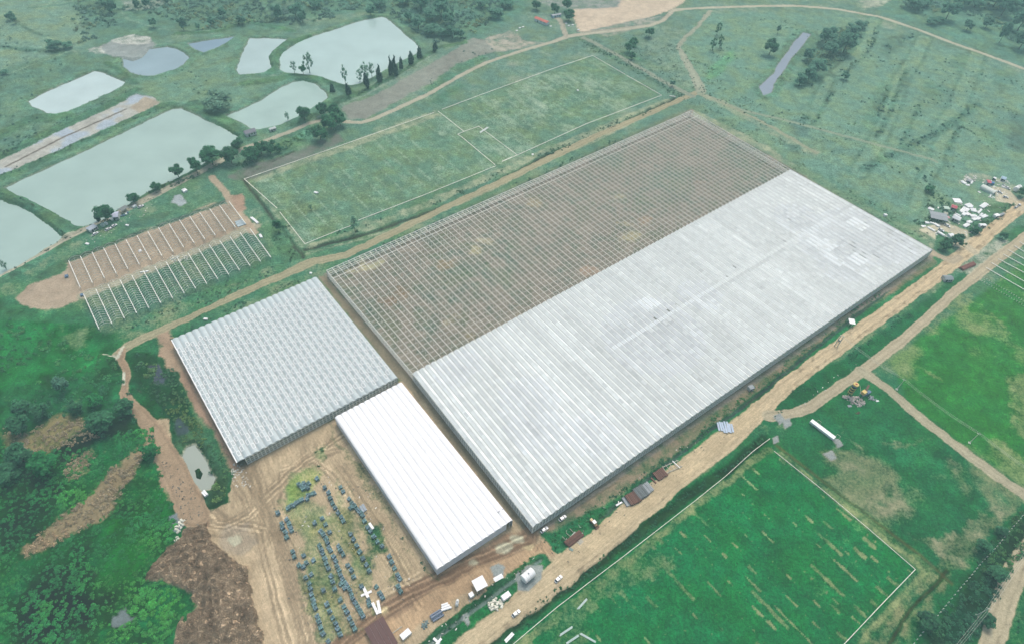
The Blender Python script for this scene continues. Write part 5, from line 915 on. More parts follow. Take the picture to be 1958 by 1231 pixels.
def vault(p, q, w_, h, m_, label, name='tent', cat='tent', frame=M_white, rise=None):
    e_, L_ = base(name, p, q, label, cat); n_ = max(3, int(L_/2.5)); hs = h*.45
    prof = [(-w_/2, 0), (-w_/2, hs)] + [(-w_/2*math.cos(t), hs + (h-hs)*math.sin(t)) for t in np.linspace(.3, math.pi-.3, 7)] + [(w_/2, hs), (w_/2, 0)]
    b_ = MB()
    for i in range(len(prof)-1): (y0, z0), (y1, z1) = prof[i], prof[i+1]; b_.quad((-L_/2, y0, z0), (L_/2, y0, z0), (L_/2, y1, z1), (-L_/2, y1, z1))
    b_.build('cover', m_, e_, smooth=True)
    for s_ in (-1, 1): b_ = MB(); b_.quad(*[(s_*L_/2, y, z) for y, z in prof]); b_.build('end_panel', m_ if s_ > 0 else M_wall, e_)
    b_ = MB(); b_.box((L_/2 + .04, 0, h*.35), (.05, w_*.35, h*.7)); b_.build('entrance', M_shadow, e_)
    for i in range(n_ + 1):
        b_ = MB(); x = -L_/2 + L_*i/n_
        for k in range(1, len(prof)-2): b_.bar((x, prof[k][0]*1.01, prof[k][1]+.03), (x, prof[k+1][0]*1.01, prof[k+1][1]+.03), .09)
        b_.build('rib', frame, e_)
    return e_
def tank(p, q, r_, m_, label):
    e_, L_ = base('water_tank', p, q, label, 'tank'); b_ = MB(); h = r_ + .5; b_.tube((-L_/2+.3, 0, h), (L_/2-.3, 0, h), r_, 18, cap=False)
    for s_ in (-1, 1): b_.tube((s_*(L_/2-.3), 0, h), (s_*L_/2, 0, h), r_, 18, r2=r_*.72)
    b_.build('shell', m_, e_, smooth=False); b_ = MB(); b_.tube((0, 0, h+r_-.02), (0, 0, h+r_+.3), .35, 12); b_.build('hatch', M_grey, e_)
    for x in (-L_*.3, L_*.3): b_ = MB(); b_.box((x, 0, .35), (.4, r_*1.5, .7)); b_.build('cradle', M_steel, e_)
    for x in (-L_*.25, 0, L_*.25): b_ = MB(); b_.tube((x-.05, 0, h), (x+.05, 0, h), r_+.03, 18); b_.build('band', M_steel, e_)
    return e_
def pipes(p, q, rad, rows_, m_, label, piece='pipe', nm='pipe_bundle'):
    e_, L_ = base(nm, p, q, label, 'pipes'); r = random.Random(label); pm = MB(); pm.tube((-L_/2, 0, 0), (L_/2, 0, 0), rad, 10, cap=True); pm = pm.mesh(piece, m_); z = rad + .12
    for n_ in rows_:
        for i in range(n_): link(piece, pm, e_, (r.uniform(-.03, .03)*L_, (i - (n_-1)/2)*rad*2.08, z))
        z += rad*1.75
    for t in (-.33, .33): b_ = MB(); b_.box((L_*t, 0, .06), (.2, max(rows_)*rad*2.2, .12)); b_.build('bearer', M_wood, e_)
    return e_
def truck_box(p, q, w_, h, m_, label, name='container', cat='container'):
    e_, L_ = base(name, p, q, label, cat); b_ = MB(); b_.box((0, 0, h/2 + .25), (L_, w_, h)); b_.build('body', m_, e_)
    n_ = max(4, int(L_/1.2)); 
    for i in range(n_): b_ = MB(); b_.box((-L_/2 + L_*(i+.5)/n_, 0, h + .28), (.12, w_*1.0, .07)); b_.build('roof_rib', M_white, e_)
    b_ = MB(); b_.box((L_/2 + .04, 0, h/2 + .2), (.06, w_*.86, h*.86)); b_.build('door', M_grey, e_); b_ = MB(); 
    for x in (-L_*.35, L_*.35): b_.box((x, 0, .12), (.5, w_, .24))
    b_.build('skid', M_steel, e_); return e_
# right-hand settlement
X8 = lambda pts: Z(1740, 320, 8.794, pts)
def P2(f, a_, b_): return f([a_])[0], f([b_])[0]
shed(*P2(X8, (300,850), (590,910)), 9.5, 3.4, M_grey, M_wall, 'largest grey sheet-roofed shelter in the settlement with dark open front', gable=.35, posts=True)
shed(*P2(X8, (690,870), (820,930)), 4.6, 2.6, mat('pale_grey_roof', (.5,.54,.56), .6, noise=.1, nscale=1), M_wall, 'grey-roofed hut facing the sandy yard in the settlement', gable=.3)
vault(*P2(X8, (1190,345), (1410,460)), 5.4, 3.2, mat('cream_canvas', (.66,.70,.64), .7, noise=.06, nscale=.8), 'long cream vaulted tent in the upper settlement beside the sandy yard')
shed(*P2(X8, (1260,280), (1330,290)), 4.4, 2.6, M_pink, M_wall, 'red-roofed hut behind the long cream tent', gable=.5)
shed(*P2(X8, (1345,290), (1395,298)), 2.6, 2.0, M_blue, M_blue, 'small blue shelter right of the red-roofed hut', gable=.2, name='shelter', door=False)
shed(*P2(X8, (1510,210), (1590,235)), 4.6, 2.4, M_cyan, M_white, 'light blue-roofed tent at the top of the upper settlement', name='tent', cat='tent', gable=.9)
shed(*P2(X8, (1380,205), (1430,225)), 2.6, 2.0, M_white, M_white, 'small white kiosk between the red hut and the light blue tent', name='kiosk', cat='kiosk', gable=.1)
tank(*P2(X8, (1740,415), (1815,375)), 1.9, M_white, 'fat white water tank in front of the dark tree, right of the sandy yard')
shed(*P2(X8, (670,690), (765,720)), 4.4, 2.4, M_pink, M_wall, 'crimson-roofed tent in the middle of the settlement', name='tent', cat='tent', gable=.9)
shed(*P2(X8, (565,890), (635,880)), 2.6, 2.3, mat('faded_pink_roof', (.55,.28,.30), .7), M_wall, 'faded pink awning beside the largest grey shelter', name='awning', cat='awning', gable=.1, posts=True)
shed(*P2(X8, (530,930), (600,945)), 2.0, 2.2, M_blue, M_blue, 'bright blue awning at the end of the largest grey shelter', name='awning', cat='awning', gable=.1, posts=True)
shed(*P2(X8, (725,565), (860,575)), 5.6, .35, M_white, M_white, 'white diamond-shaped sheet lying in the grass above the settlement', name='ground_sheet', cat='sheet', gable=0, door=False, posts=True)
shed(*P2(X8, (545,710), (640,720)), 3.6, 2.0, M_green, M_wall, 'pale green sheet roof left of the crimson tent', name='awning', cat='awning', gable=.2, posts=True)
shed(*P2(X8, (550,795), (615,810)), 3.2, 1.6, mat('tan_heap_cover', (.50,.50,.40), .9), M_wall, 'tan covered heap below the pale green awning', name='covered_heap', cat='heap', gable=.7, door=False)
shed(*P2(X8, (1150,1000), (1260,1000)), 2.6, 1.9, M_white, M_white, 'white flatbed load near the road, lowest in the right settlement', name='covered_trailer', cat='trailer', gable=.2)
shed(*P2(X8, (1400,850), (1470,830)), 2.9, 2.2, M_white, M_white, 'white cabin alone on the verge nearest the settlement road', name='cabin', cat='cabin', gable=.15)
shed(*P2(X8, (1500,830), (1565,800)), 2.2, 1.4, M_grey, M_grey, 'grey low trailer beside the verge cabin', name='trailer', cat='trailer', gable=0)
pan = [((1185,690),(1285,620),3.6,.9,4,'large white panel stack farthest up the slope, pointing at the road'), ((1130,790),(1200,715),1.6,.6,2,'thin white panel stack just below the largest one'), ((1160,830),(1215,780),1.4,.5,2,'short white panel stack left of the split sheets'), ((1190,850),(1285,815),3.0,.7,3,'split white sheets at the right end of the heap'),
 ((1060,760),(1030,700),2.8,.8,3,'upright-ribbed white stack at the back of the heap'), ((1110,770),(1075,710),1.8,.8,2,'narrow twin stack beside the ribbed one'), ((1000,830),(1110,830),3.2,.9,3,'broad white stack in the heart of the heap'), ((1040,890),(1110,870),3.0,.8,3,'square white stack below the heart of the heap'), ((1110,890),(1170,850),2.6,.8,2,'white slabs bridging the square stack and split sheets'),
 ((930,810),(990,790),3.0,.9,3,'small square white stack by the dark gap'), ((875,820),(930,780),2.6,.9,3,'tilted white stack left of the dark gap'), ((925,760),(985,705),2.2,.8,3,'long narrow white stack behind the dark gap'), ((850,770),(930,690),3.4,.9,3,'wide white stack nearest the crimson tent'), ((930,670),(1030,640),4.2,1.0,4,'whitest stack at the top of the heap'), ((985,640),(1045,700),2.2,.9,2,'dark-edged stack sloping off the whitest one'),
 ((740,800),(860,870),1.6,.6,2,'pair of long white strips behind the grey-roofed hut'), ((755,780),(850,830),1.2,.6,2,'upper pair of long white strips behind the grey hut'), ((960,940),(1030,920),2.8,.8,3,'dusty white stack at the lower lip of the heap'), ((900,1010),(980,960),3.0,.9,3,'grey-white stack beside the bushes at the lower lip'), ((280,1010),(415,1085),1.6,.9,2,'long white box row by the ditch, left of the yard'), ((450,1090),(570,1165),2.0,1.1,3,'white box row between the long one and the white bundle'), ((640,1170),(725,1160),3.4,1.6,4,'round-shouldered white bundle at the yard entrance'), ((570,1180),(640,1200),2.0,.8,3,'low white pieces beside the yard entrance bundle'),
 ((300,690),(400,730),3.0,.6,3,'scattered white offcuts at the far left of the settlement'), ((240,940),(320,950),2.2,.8,3,'pale green-white boxes under the left end of the shelter'), ((330,940),(400,960),2.0,.9,3,'first dark-edged white boxes in front of the shelter'), ((400,960),(490,1010),2.4,.9,4,'second dark-edged white boxes in front of the shelter'), ((190,1000),(260,990),2.2,.4,3,'open white crates at the ditch corner of the settlement'), ((860,240),(925,290),3.0,.8,3,'white panels on the left of the upper scaffold heap'), ((930,300),(1000,315),2.4,.5,3,'thin white sheets below the upper scaffold heap'), ((1020,290),(1050,240),1.4,.7,2,'narrow white sheets on the right of the upper scaffold heap'), ((1140,410),(1180,440),1.6,.4,2,'white offcuts in the grass left of the cream tent'), ((1530,330),(1650,365),2.0,.9,3,'low white pieces between the cars and the light blue tent'), ((1370,440),(1340,510),1.0,.4,2,'grey planks against the lower side of the cream tent')]
for p, q, w_, h, n_, t in pan: stack(*P2(X8, p, q), w_, h, n_, M_white, t, group='white panel stacks in the settlement')
shed(*P2(X8, (950,230), (1020,260)), 3.4, 1.2, M_grey, M_grey, 'grey frame heap ringed by white panels above the settlement', name='scaffold_heap', cat='heap', gable=.2, door=False)
# batch plant
X9 = lambda pts: Z(1590, 600, 6.157, pts)
pB, pT = X9([(205,945)])[0], X9([(260,790)])[0]; b0 = g(*pB)
e_ = empty('cement_silo', (b0[0], b0[1], 0), 0, 'tall yellow silo with three black bands leaning over the grass field', 'silo'); M_yel = mat('faded_yellow_paint', (.62, .47, .16), .6, noise=.12, nscale=2); M_blk = mat('black_band_paint', (.02, .02, .025), .6); M_bl2 = mat('dirty_blue_paint', (.10, .17, .28), .6, noise=.2, nscale=2)
for i in range(4): a_ = math.pi/4 + i*math.pi/2; m_ = MB(); m_.bar((1.2*math.cos(a_), 1.2*math.sin(a_), 0), (1.2*math.cos(a_), 1.2*math.sin(a_), 2.4), .2); m_.build('leg', M_yel, e_)
m_ = MB(); m_.tube((0, 0, .9), (0, 0, 2.2), .3, 14, r2=1.45); m_.build('cone', M_yel, e_); zz = 2.2
for i in range(7): m_ = MB(); h_ = 1.0 if i % 2 == 0 else .95; m_.tube((0, 0, zz), (0, 0, zz + h_), 1.5, 18, cap=False); m_.build('shell_ring' , [M_yel, M_blk, M_yel, M_blk, M_yel, M_blk, M_bl2][i], e_); zz += h_
m_ = MB(); m_.tube((0, 0, zz), (0, 0, zz + .9), 1.65, 18, r2=1.55); m_.build('cap', M_yel, e_); m_ = MB(); m_.box((0, 0, zz + 1.05), (.9, .7, .5)); m_.build('filter_box', M_red, e_); m_ = MB()
for z in np.arange(.5, 9, .5): m_.bar((1.6, -.25, z), (1.6, .25, z), .06)
m_.bar((1.6, -.25, 0), (1.6, -.25, 9.4), .07); m_.bar((1.6, .25, 0), (1.6, .25, 9.4), .07); m_.build('ladder', M_yel, e_)
c0 = g(*X9([(350,965)])[0]); e_ = empty('concrete_mixer', (c0[0], c0[1], 0), math.radians(35), 'yellow-topped concrete mixing plant with rusty conveyor beside the banded silo', 'machine')
m_ = MB(); m_.box((0, 0, 3.6), (2.6, 2.2, 1.8)); m_.build('mixer_cabin', M_yel, e_); m_ = MB()
for x in (-1.1, 1.1):
    for y in (-.9, .9): m_.bar((x, y, 0), (x, y, 2.8), .22)
m_.box((0, 0, 2.6), (3.2, 2.8, .15)); m_.build('platform', M_grey, e_); m_ = MB(); m_.bar((1.2, 0, 3.0), (6.2, 1.6, 4.6), 1.2, .35); m_.build('conveyor', M_rust, e_); m_ = MB(); m_.box((4.0, -.8, 1.3), (3.2, 1.8, 2.4)); m_.build('hopper', M_bl2, e_); m_ = MB()
for x in (3, 5.4): m_.bar((x, 1, 0), (x, 1, 3.8), .18)
m_.build('conveyor_leg', M_rust, e_); m_ = MB(); m_.bar((-.8, 1.0, 2.7), (1.2, 4.2, 4.6), .18); m_.build('mast', M_wood, e_)
def rubble(px, py, rx, ry, n_, m_, label, name='rubble_heap', sz=.6, seed=1, h=.9):
    c = g(px, py); e_ = empty(name, (c[0], c[1], max(0, hat(*c))), 0, label, 'heap'); r = random.Random(seed); m0 = MB(); t = [(-.5,-.4,0),(.5,-.5,0),(.55,.4,.05),(-.45,.5,0),(-.3,-.3,.7),(.35,-.25,.6),(.3,.3,.75),(-.35,.3,.55)]; m0.add(t, [(0,3,2,1),(4,5,6,7),(0,1,5,4),(1,2,6,5),(2,3,7,6),(3,0,4,7)]); me = m0.mesh('rock', m_)
    for _ in range(n_): a_, q = r.uniform(0, 6.28), math.sqrt(r.random()); o = link('rock', me, e_, (rx*q*math.cos(a_), ry*q*math.sin(a_), h*(1-q)*r.random()), r.uniform(0, 6.28)); s_ = sz*r.uniform(.5, 1.5); o.scale = (s_*r.uniform(.7, 1.6), s_, s_*r.uniform(.5, 1))
    return e_
M_rub = mat('pinkish_rubble', (.46, .42, .38), .9, noise=.2, nscale=2, objrand=.25); M_stone = mat('pale_stone', (.66, .66, .56), .9, noise=.1, nscale=2, objrand=.15)
rubble(*X9([(300,1030)])[0], 4.2, 3.6, 70, M_rub, 'rubble and scrap heap in front of the concrete mixing plant', sz=.8, seed=2, h=1.4); rubble(*X9([(190,985)])[0], 4.2, 1.8, 40, M_rub, 'broken concrete around the foot of the banded silo', sz=.7, seed=3); rubble(*X9([(480,995)])[0], 2.4, 1.5, 16, M_grey, 'grey slabs tipped right of the mixing plant', sz=.9, seed=4, h=.4); rubble(*X9([(315,1165)])[0], 2.0, 1.0, 14, M_rust, 'rusty scrap lying in the grass below the mixing plant', sz=.5, seed=5, h=.2)
stack(*P2(X9, (190,1085), (235,1080)), 1.6, .2, 2, M_grey, 'single grey slab pair in the grass below the silo', cat='slabs'); stack(*P2(X9, (520,1030), (552,1025)), 1.0, .5, 2, M_white, 'small white box in the grass right of the mixing plant', cat='box', name='box', piece='half')
rubble(947, 1155, 3.4, 2.6, 46, M_stone, 'pale stone blocks dumped on the grass beside the white trailer', sz=1.0, seed=6, h=.6); rubble(343, 1006, 1.8, 3.6, 34, M_stone, 'white rubble edging the grey puddle by the spoil heap', sz=.8, seed=7, h=.5); rubble(337, 1032, 1.0, 2.0, 12, M_stone, 'white rubble scraps below the grey puddle', sz=.6, seed=8, h=.3)
rubble(448, 899, 2.2, 1.4, 14, M_stone, 'timber and rubble offcuts at the corner of the pale greenhouse', sz=.7, seed=9, h=.3); rubble(813, 1193, 1.8, 1.8, 30, cm('mixed_scrap', (130,150,145), 340), 'scrap heap between the haul road and ditch', sz=.6, seed=10, h=1.0)
# long white trailer in the rough field
e_ = truck_box((1549,806), (1594,840), 2.5, 1.5, M_white, 'very long narrow white trailer lying in the rough field', 'trailer', 'trailer')
for x in (-4, 8): m_ = MB(); m_.bar((x-1, 1.4, .3), (x-1, 3.0, 2.2), .12); m_.bar((x-1, 3.0, 2.2), (x+1, 3.0, 2.2), .12); m_.bar((x+1, 3.0, 2.2), (x+1, 1.4, .3), .12); m_.build('bracket', M_wood, e_)
# along the dirt road
X4 = lambda pts: Z(1060, 870, 6.481, pts)
pipes(*P2(X4, (150,1110), (335,965)), .17, [11, 10, 9], M_rust, 'long dark rusty pipe bundle by the road, nearest the greenhouse corner')
e_, L_ = base('timber_rack', *P2(X4, (120,1040), (230,930)), 'white timber rack on the grass behind the dark rusty pipes', 'rack')
for i in range(3): m_ = MB(); m_.bar((-L_/2 + L_*(i+.1)/2.3, -1.8, .25), (-L_/2 + L_*(i+.1)/2.3, 1.6, .25), .18, .2); m_.build('sleeper', M_wood, e_)
stack(*P2(X4, (165,1060), (270,940)), .9, .25, 2, cm('pale_plank', (205,215,200), 350), 'pale planks leaning along the dark rusty pipe bundle', name='plank_pile', piece='plank')
stack(*P2(X4, (290,1090), (345,1040)), 2.6, .15, 5, M_wood, 'loose pale laths in the grass below the dark rusty pipes', name='lath_pile', piece='lath')
stack(*P2(X4, (200,1180), (215,1150)), 2.2, .25, 4, cm('grey_scrap', (140,165,155), 350), 'grey scrap sheets at the grass tip below the rusty pipes', name='scrap_pile', piece='sheet')
c0 = g(*X4([(488,850)])[0]); e_ = empty('small_loader', (c0[0], c0[1], 0), ang(X4([(450,800)])[0], X4([(530,895)])[0]), 'small tan loader with white cab roof at the road edge', 'loader')
m_ = MB(); m_.box((.2, 0, 1.0), (3.4, 1.5, .9)); m_.build('chassis', cm('tan_paint', (170,140,105), 350), e_); m_ = MB(); m_.box((0, 0, 1.9), (1.5, 1.4, 1.1)); m_.build('cab_glass', M_glass, e_); m_ = MB(); m_.box((0, 0, 2.5), (1.8, 1.7, .14)); m_.build('cab_roof', M_white, e_); m_ = MB(); m_.box((-2.0, 0, 1.2), (1.2, 1.3, .8)); m_.build('engine_hood', M_cary, e_); m_ = MB(); m_.box((2.6, 0, .5), (.6, 2.1, .9)); m_.build('bucket', M_rust, e_)
wm = MB(); wm.tube((0, -.2, 0), (0, .2, 0), .6, 12); wm = wm.mesh('wheel', M_tyre)
for x in (-1.3, 1.4):
    for y in (-.9, .9): link('wheel', wm, e_, (x, y, .6))
stack(*P2(X4, (880,590), (950,620)), 0, 0, 0, M_grey, '', ) if False else None
def beams(p, q, w_, n_, m_, label, h=1.0): return stack(p, q, w_, h, n_, m_, label, name='steel_beam_stack', cat='beams', piece='beam')
# beams lie across the row direction; the row runs with the road
def acrossrow(p, q, dep, n_, m_, label, h=1.0, piece='beam', nm='steel_beam_stack'):
    e_, L_ = base(nm, p, q, label, 'beams'); r = random.Random(label)
    for i in range(n_): b_ = MB(); b_.box((-L_/2 + L_*(i+.5)/n_, r.uniform(-.15, .15), h/2 + r.uniform(-.12, .12)), (L_/n_*.80, dep*r.uniform(.94, 1), h)); b_.build(piece, m_, e_)
    for y in (-dep*.3, dep*.3): b_ = MB(); b_.box((0, y, .04), (L_, .2, .1)); b_.build('bearer', M_wood, e_)
    return e_
acrossrow(*P2(X4, (860,590), (930,560)), 5.4, 2, M_grey, 'grey sheeted end of the beam row beside the dirt road', .9)
acrossrow(*P2(X4, (905,575), (1040,505)), 6.2, 12, M_rust, 'rust-red beam stack in the middle of the roadside row', 1.3); acrossrow(*P2(X4, (1010,500), (1125,430)), 6.6, 16, cm('dark_grey_steel', (118,128,126), 350, objrand=.2), 'dark grey steel mesh stack right of the rust-red beams', 1.4); acrossrow(*P2(X4, (1120,430), (1190,385)), 5.6, 5, M_grey, 'grey tube stack at the far end of the roadside row', 1.2)
acrossrow(*P2(X4, (1250,275), (1370,205)), 5.2, 8, M_rust, 'separate rusty beam stack beside the pale timber frames', 1.1); stack(*P2(X4, (1195,280), (1260,350)), .8, .5, 2, M_rust, 'two rusty beams left of the separate rusty stack', name='steel_beam_stack', cat='beams', piece='beam'); stack(*P2(X4, (1310,170), (1400,250)), .8, .8, 2, cm('brown_timber', (120,105,90), 350), 'brown timber baulks right of the separate rusty stack', name='timber_stack', piece='baulk')
stack(*P2(X4, (760,625), (840,580)), .9, .4, 2, M_white, 'white rails on the grass left of the beam row', name='rail_pair', piece='rail')
e_, L_ = base('timber_trestle', *P2(X4, (1340,200), (1560,100)), 'pale timber frame of crossed rails beside the separate rusty stack', 'timber frame')
for y in (-1.9, 1.9): m_ = MB(); m_.bar((-L_/2, y, .5), (L_/2, y, .5), .3, .3); m_.build('rail', M_wood, e_)
for x in np.linspace(-L_*.4, L_*.4, 5): m_ = MB(); m_.bar((x, -2.4, .8), (x, 2.4, .8), .2, .2); m_.build('crossbar', M_wood, e_)
m_ = MB(); m_.bar((L_*.2, 2.6, 1), (L_*.3, -2.6, 1), .4, .3); m_.build('loose_board', M_white, e_)
X3 = lambda pts: Z(960, 600, K, pts)
e_, L_ = base('roof_sheet_pile', *P2(X3, (1585,815), (1705,830)), 'fan of pale blue-grey roofing sheets beside the road bend', 'sheets')
for i in range(7): m_ = MB(); m_.box((-4.2 + i*1.25, -1.2 + .35*math.sin(i*2.1), .35 + .12*i % .5), (1.05, 7.5 - abs(i-3)*.7, .16), rz=.10 + .05*math.sin(i)); m_.build('sheet', cm('blue_grey_sheet', (205,218,230), 360), e_)
shed(*P2(X3, (1808,560), (1840,548)), 2.8, 2.4, M_grey, M_wall, 'small grey hut on the ditch bank beside the largest greenhouse', gable=.2)
truck_box(*P2(T3, (0,905), (55,865)), 2.4, 2.0, M_white, 'white-topped box trailer parked on the dirt road edge', 'box_trailer', 'trailer')
tank(*P2(T3, (150,775), (228,710)), 2.2, M_white, 'large white cylindrical tank on the grey gravel pad')
# bottom strip by the haul road
X6 = lambda pts: Z(640, 1080, 4.662, pts)
e_, L_ = base('white_canopy_hut', *P2(X6, (1243,212), (1340,158)), 'white flat-roofed canopy hut on posts beside the haul road', 'hut')
for i in range(2): m_ = MB(); m_.box((-L_/4 + i*L_/2, 0, 3.4), (L_/2*.985, 5.4, .22)); m_.build('roof_panel', M_white, e_)
for x in (-L_/2+.3, 0, L_/2-.3):
    for y in (-2.5, 2.5): m_ = MB(); m_.box((x, y, 1.64), (.18, .18, 3.28)); m_.build('post', M_wood, e_)
m_ = MB(); m_.box((.3, .6, 1.2), (L_*.7, 3.0, 2.4)); m_.build('cabin', M_wall, e_); m_ = MB(); m_.box((.3, -.95, 1.1), (1.0, .06, 2.0)); m_.build('door', M_shadow, e_)
truck_box(*P2(X6, (1200,285), (1235,262)), 2.0, 1.8, M_white, 'small white box beside the canopy hut', 'box', 'box')
e_, L_ = base('film_roll', *P2(X6, (945,385), (1035,355)), 'white rolled film tubes lying above the grey pipes', 'film rolls')
for i in range(3): m_ = MB(); m_.tube((-L_/2 + .3*i, -1.1 + i*1.05, .55), (L_/2 - .5*i, -1.1 + i*1.05, .55), .52, 12); m_.build('roll', M_white, e_)
tank(*P2(X6, (1080,345), (1105,350)), 1.5, M_white, 'short stubby white tank between the film rolls and canopy hut')
pipes(*P2(X6, (862,480), (958,420)), .42, [4, 1], cm('blue_grey_pipe', (140,152,165), 340), 'thick grey pipes between the haul road and ditch')
truck_box(*P2(X6, (595,655), (672,590)), 2.6, 1.6, M_white, 'white box container near the bottom edge beside the brown roof', 'container', 'container')
e_ = shed((712,1232), (748,1207), 13.5, 3.0, mat('dark_brown_roof', (.115,.055,.05), .75, noise=.12, nscale=1), M_wall, 'dark brown flat roof of a shed cut by the bottom edge', gable=0)
pipes(*P2(X6, (495,622), (600,545)), .12, [2], M_wood, 'two pale poles lying beside the brown roof', 'pole', 'pole_pair')
stack(*P2(X6, (1420,135), (1500,90)), 2.2, .4, 3, M_white, 'white slats on the gravel beside the ditch', name='slat_pile', piece='slat')
e_, L_ = base('crossed_boards', *P2(X6, (880,650), (935,700)), 'white crossed boards at the bottom edge beside the ditch', 'boards'); m_ = MB(); m_.box((0, 0, .2), (L_, 1.0, .25)); m_.build('board', M_white, e_); m_ = MB(); m_.box((1, 0, .5), (1.0, 4.0, .25)); m_.build('board', M_white, e_)
e_, L_ = base('white_crossed_slabs', *P2(X6, (258,200), (300,290)), 'two white slabs forming a cross among the dark bundles', 'slabs'); m_ = MB(); m_.box((0, 0, .6), (L_, 1.3, .5)); m_.build('slab', M_white, e_); m_ = MB(); m_.box((.5, 0, .25), (1.0, 5.0, .4), rz=-.12); m_.build('slab', M_white, e_)
e_, L_ = base('white_splayed_slabs', *P2(X6, (365,325), (395,435)), 'two white slabs splayed in a V below the dark bundles', 'slabs')
for i, rz in enumerate((-.08, .16)): m_ = MB(); m_.box((0, .8 - i*1.7, .4), (L_, 1.25, .6), rz=rz); m_.build('slab', M_white, e_)
stack(*P2(T2, (868,340), (902,388)), 1.4, .7, 1, M_white, 'single long white slab beside the bundle row on green grass', name='white_slab', cat='slab', piece='slab')
stack(*P2(T2, (812,210), (838,258)), 2.6, .7, 2, cm('light_grey_slab', (175,185,190), 350), 'pair of grey slabs right of the bundle row nearest the white greenhouse', name='grey_slabs', cat='slabs', piece='slab')
# lower field rails
for (p, q), t in zip([((555,975),(628,893)), ((420,1168),(522,1100)), ((470,1228),(572,1160)), ((568,1148),(688,1215)), ((20,1215),(82,1150))], ['highest white double rail on the track beside the lower field', 'white rail in the lower field, nearest the track', 'lowest white rail parallel to the track at the bottom', 'white rail lying crosswise in the lower field', 'broad white board on the verge between ditch and kerb']):
    stack(*P2(T3, p, q), .9 if p[0] != 20 else 1.6, .25, 2, cm('off_white_rail', (205,222,212), 330) if p[0] != 20 else M_white, t, name='rail_pair', cat='rails', piece='rail', group='white rails on the lower field')
# pond-side buildings
X5 = lambda pts: Z(160, 370, 12.307, pts)
shed(*P2(X5, (880,470), (1050,370)), 4.2, 2.6, cm('grey_brown_roof', (130,140,135), 560), M_wall, 'long grey lean-to shed behind the tall spreading tree', gable=.2, posts=True)
shed(*P2(X5, (710,590), (860,570)), 6.5, 2.6, cm('pale_lilac_roof', (205,208,222), 560), M_wall, 'pale lilac-roofed tent right of the tall spreading tree', name='tent', cat='tent', gable=.8)
shed(*P2(X5, (130,920), (310,810)), 4.8, 2.2, cm('pale_striped_roof', (180,190,195), 560), M_wall, 'pale striped roof left of the parked cars by the pond', gable=.15)
stack(*P2(X5, (440,800), (500,745)), 2.6, 1.4, 3, M_green, 'pale green boxes between the striped roof and the tall tree', name='box_group', cat='boxes', piece='box')
stack(*P2(X5, (520,750), (560,720)), 2.2, 1.6, 2, M_white, 'white cabinet at the foot of the tall spreading tree', name='cabinet', cat='cabinet', piece='cabinet_half'); stack(*P2(X5, (640,620), (700,660)), 1.6, 1.2, 2, M_white, 'white boxes between the tall tree and the lilac tent', name='box_group', cat='boxes', piece='box'); stack(*P2(X5, (1180,320), (1230,340)), 2.8, 1.4, 3, M_white, 'white frames at the far end of the long grey shed', name='box_group', cat='boxes', piece='box')
for i, (x, y) in enumerate([(900,540),(960,530),(1010,500),(1040,470)]): stack(*P2(X5, (x-20,y+10), (x+20,y-10)), 1.2, .8, 2, M_bl2 if i != 2 else M_white, ['blue-grey clutter at the near end of the long grey shed','second blue-grey clutter before the long grey shed','pale clutter before the long grey shed','blue-grey clutter at the far end of the long grey shed'][i], name='clutter_pile', cat='clutter', piece='bundle')
stack(*P2(X5, (990,750), (1065,765)), 1.4, .5, 2, M_white, 'white board in the dark bush below the grey shed', name='white_board', cat='board', piece='board'); stack(*P2(X5, (50,1180), (130,1200)), 1.6, .4, 2, M_white, 'white board on the grass above the tunnel frames', name='white_board', cat='board', piece='board')
stack(*P2(Q5, (1345,262), (1375,248)), 3.4, 1.4, 3, M_white, 'white wrapped load on the grass above the tunnel frames', name='wrapped_load', cat='load', piece='bale')
stack(*P2(Q5, (1735,500), (1800,480)), 7, .5, 5, cm('silver_sheet', (200,215,215), 520), 'silver roofing sheets at the right end of the tunnel frames', name='roof_sheet_pile', cat='sheets', piece='sheet')
stack(*P2(Q5, (1848,450), (1900,495)), 1.8, .9, 2, M_white, 'white sheet bundle by the ditch right of the tunnel frames', name='sheet_bundle', cat='sheets', piece='sheet'); stack(*P2(Q5, (1912,575), (1925,600)), 1.8, .9, 2, M_white, 'smaller white bundle by the ditch lower right of the frames', name='sheet_bundle', cat='sheets', piece='sheet')
stack(*P2(Q5, (1020,700), (1045,690)), 2.2, .6, 3, M_white, 'white box inside the upper tunnel frames', name='box', cat='box', piece='half'); stack(*P2(Q5, (1030,852), (1098,842)), 1.0, .4, 2, M_white, 'white cross boards on the lower tunnel frames', name='cross_boards', cat='boards', piece='board')
rubble(*Q5([(1320,748)])[0], 7, 3, 50, M_stone, 'pale heap of fittings between the two tunnel frame blocks', sz=.8, seed=12, h=.5)
stack(*P2(Q5, (480,885), (505,880)), 2.2, 1.0, 3, M_bl2, 'blue barrels on the bare clearing left of the upper frames', name='barrel_group', cat='barrels', piece='barrel'); stack(*P2(Q5, (593,1025), (615,1018)), 2.2, 1.0, 3, M_bl2, 'blue barrels at the left corner of the lower tunnel frames', name='barrel_group', cat='barrels', piece='barrel')
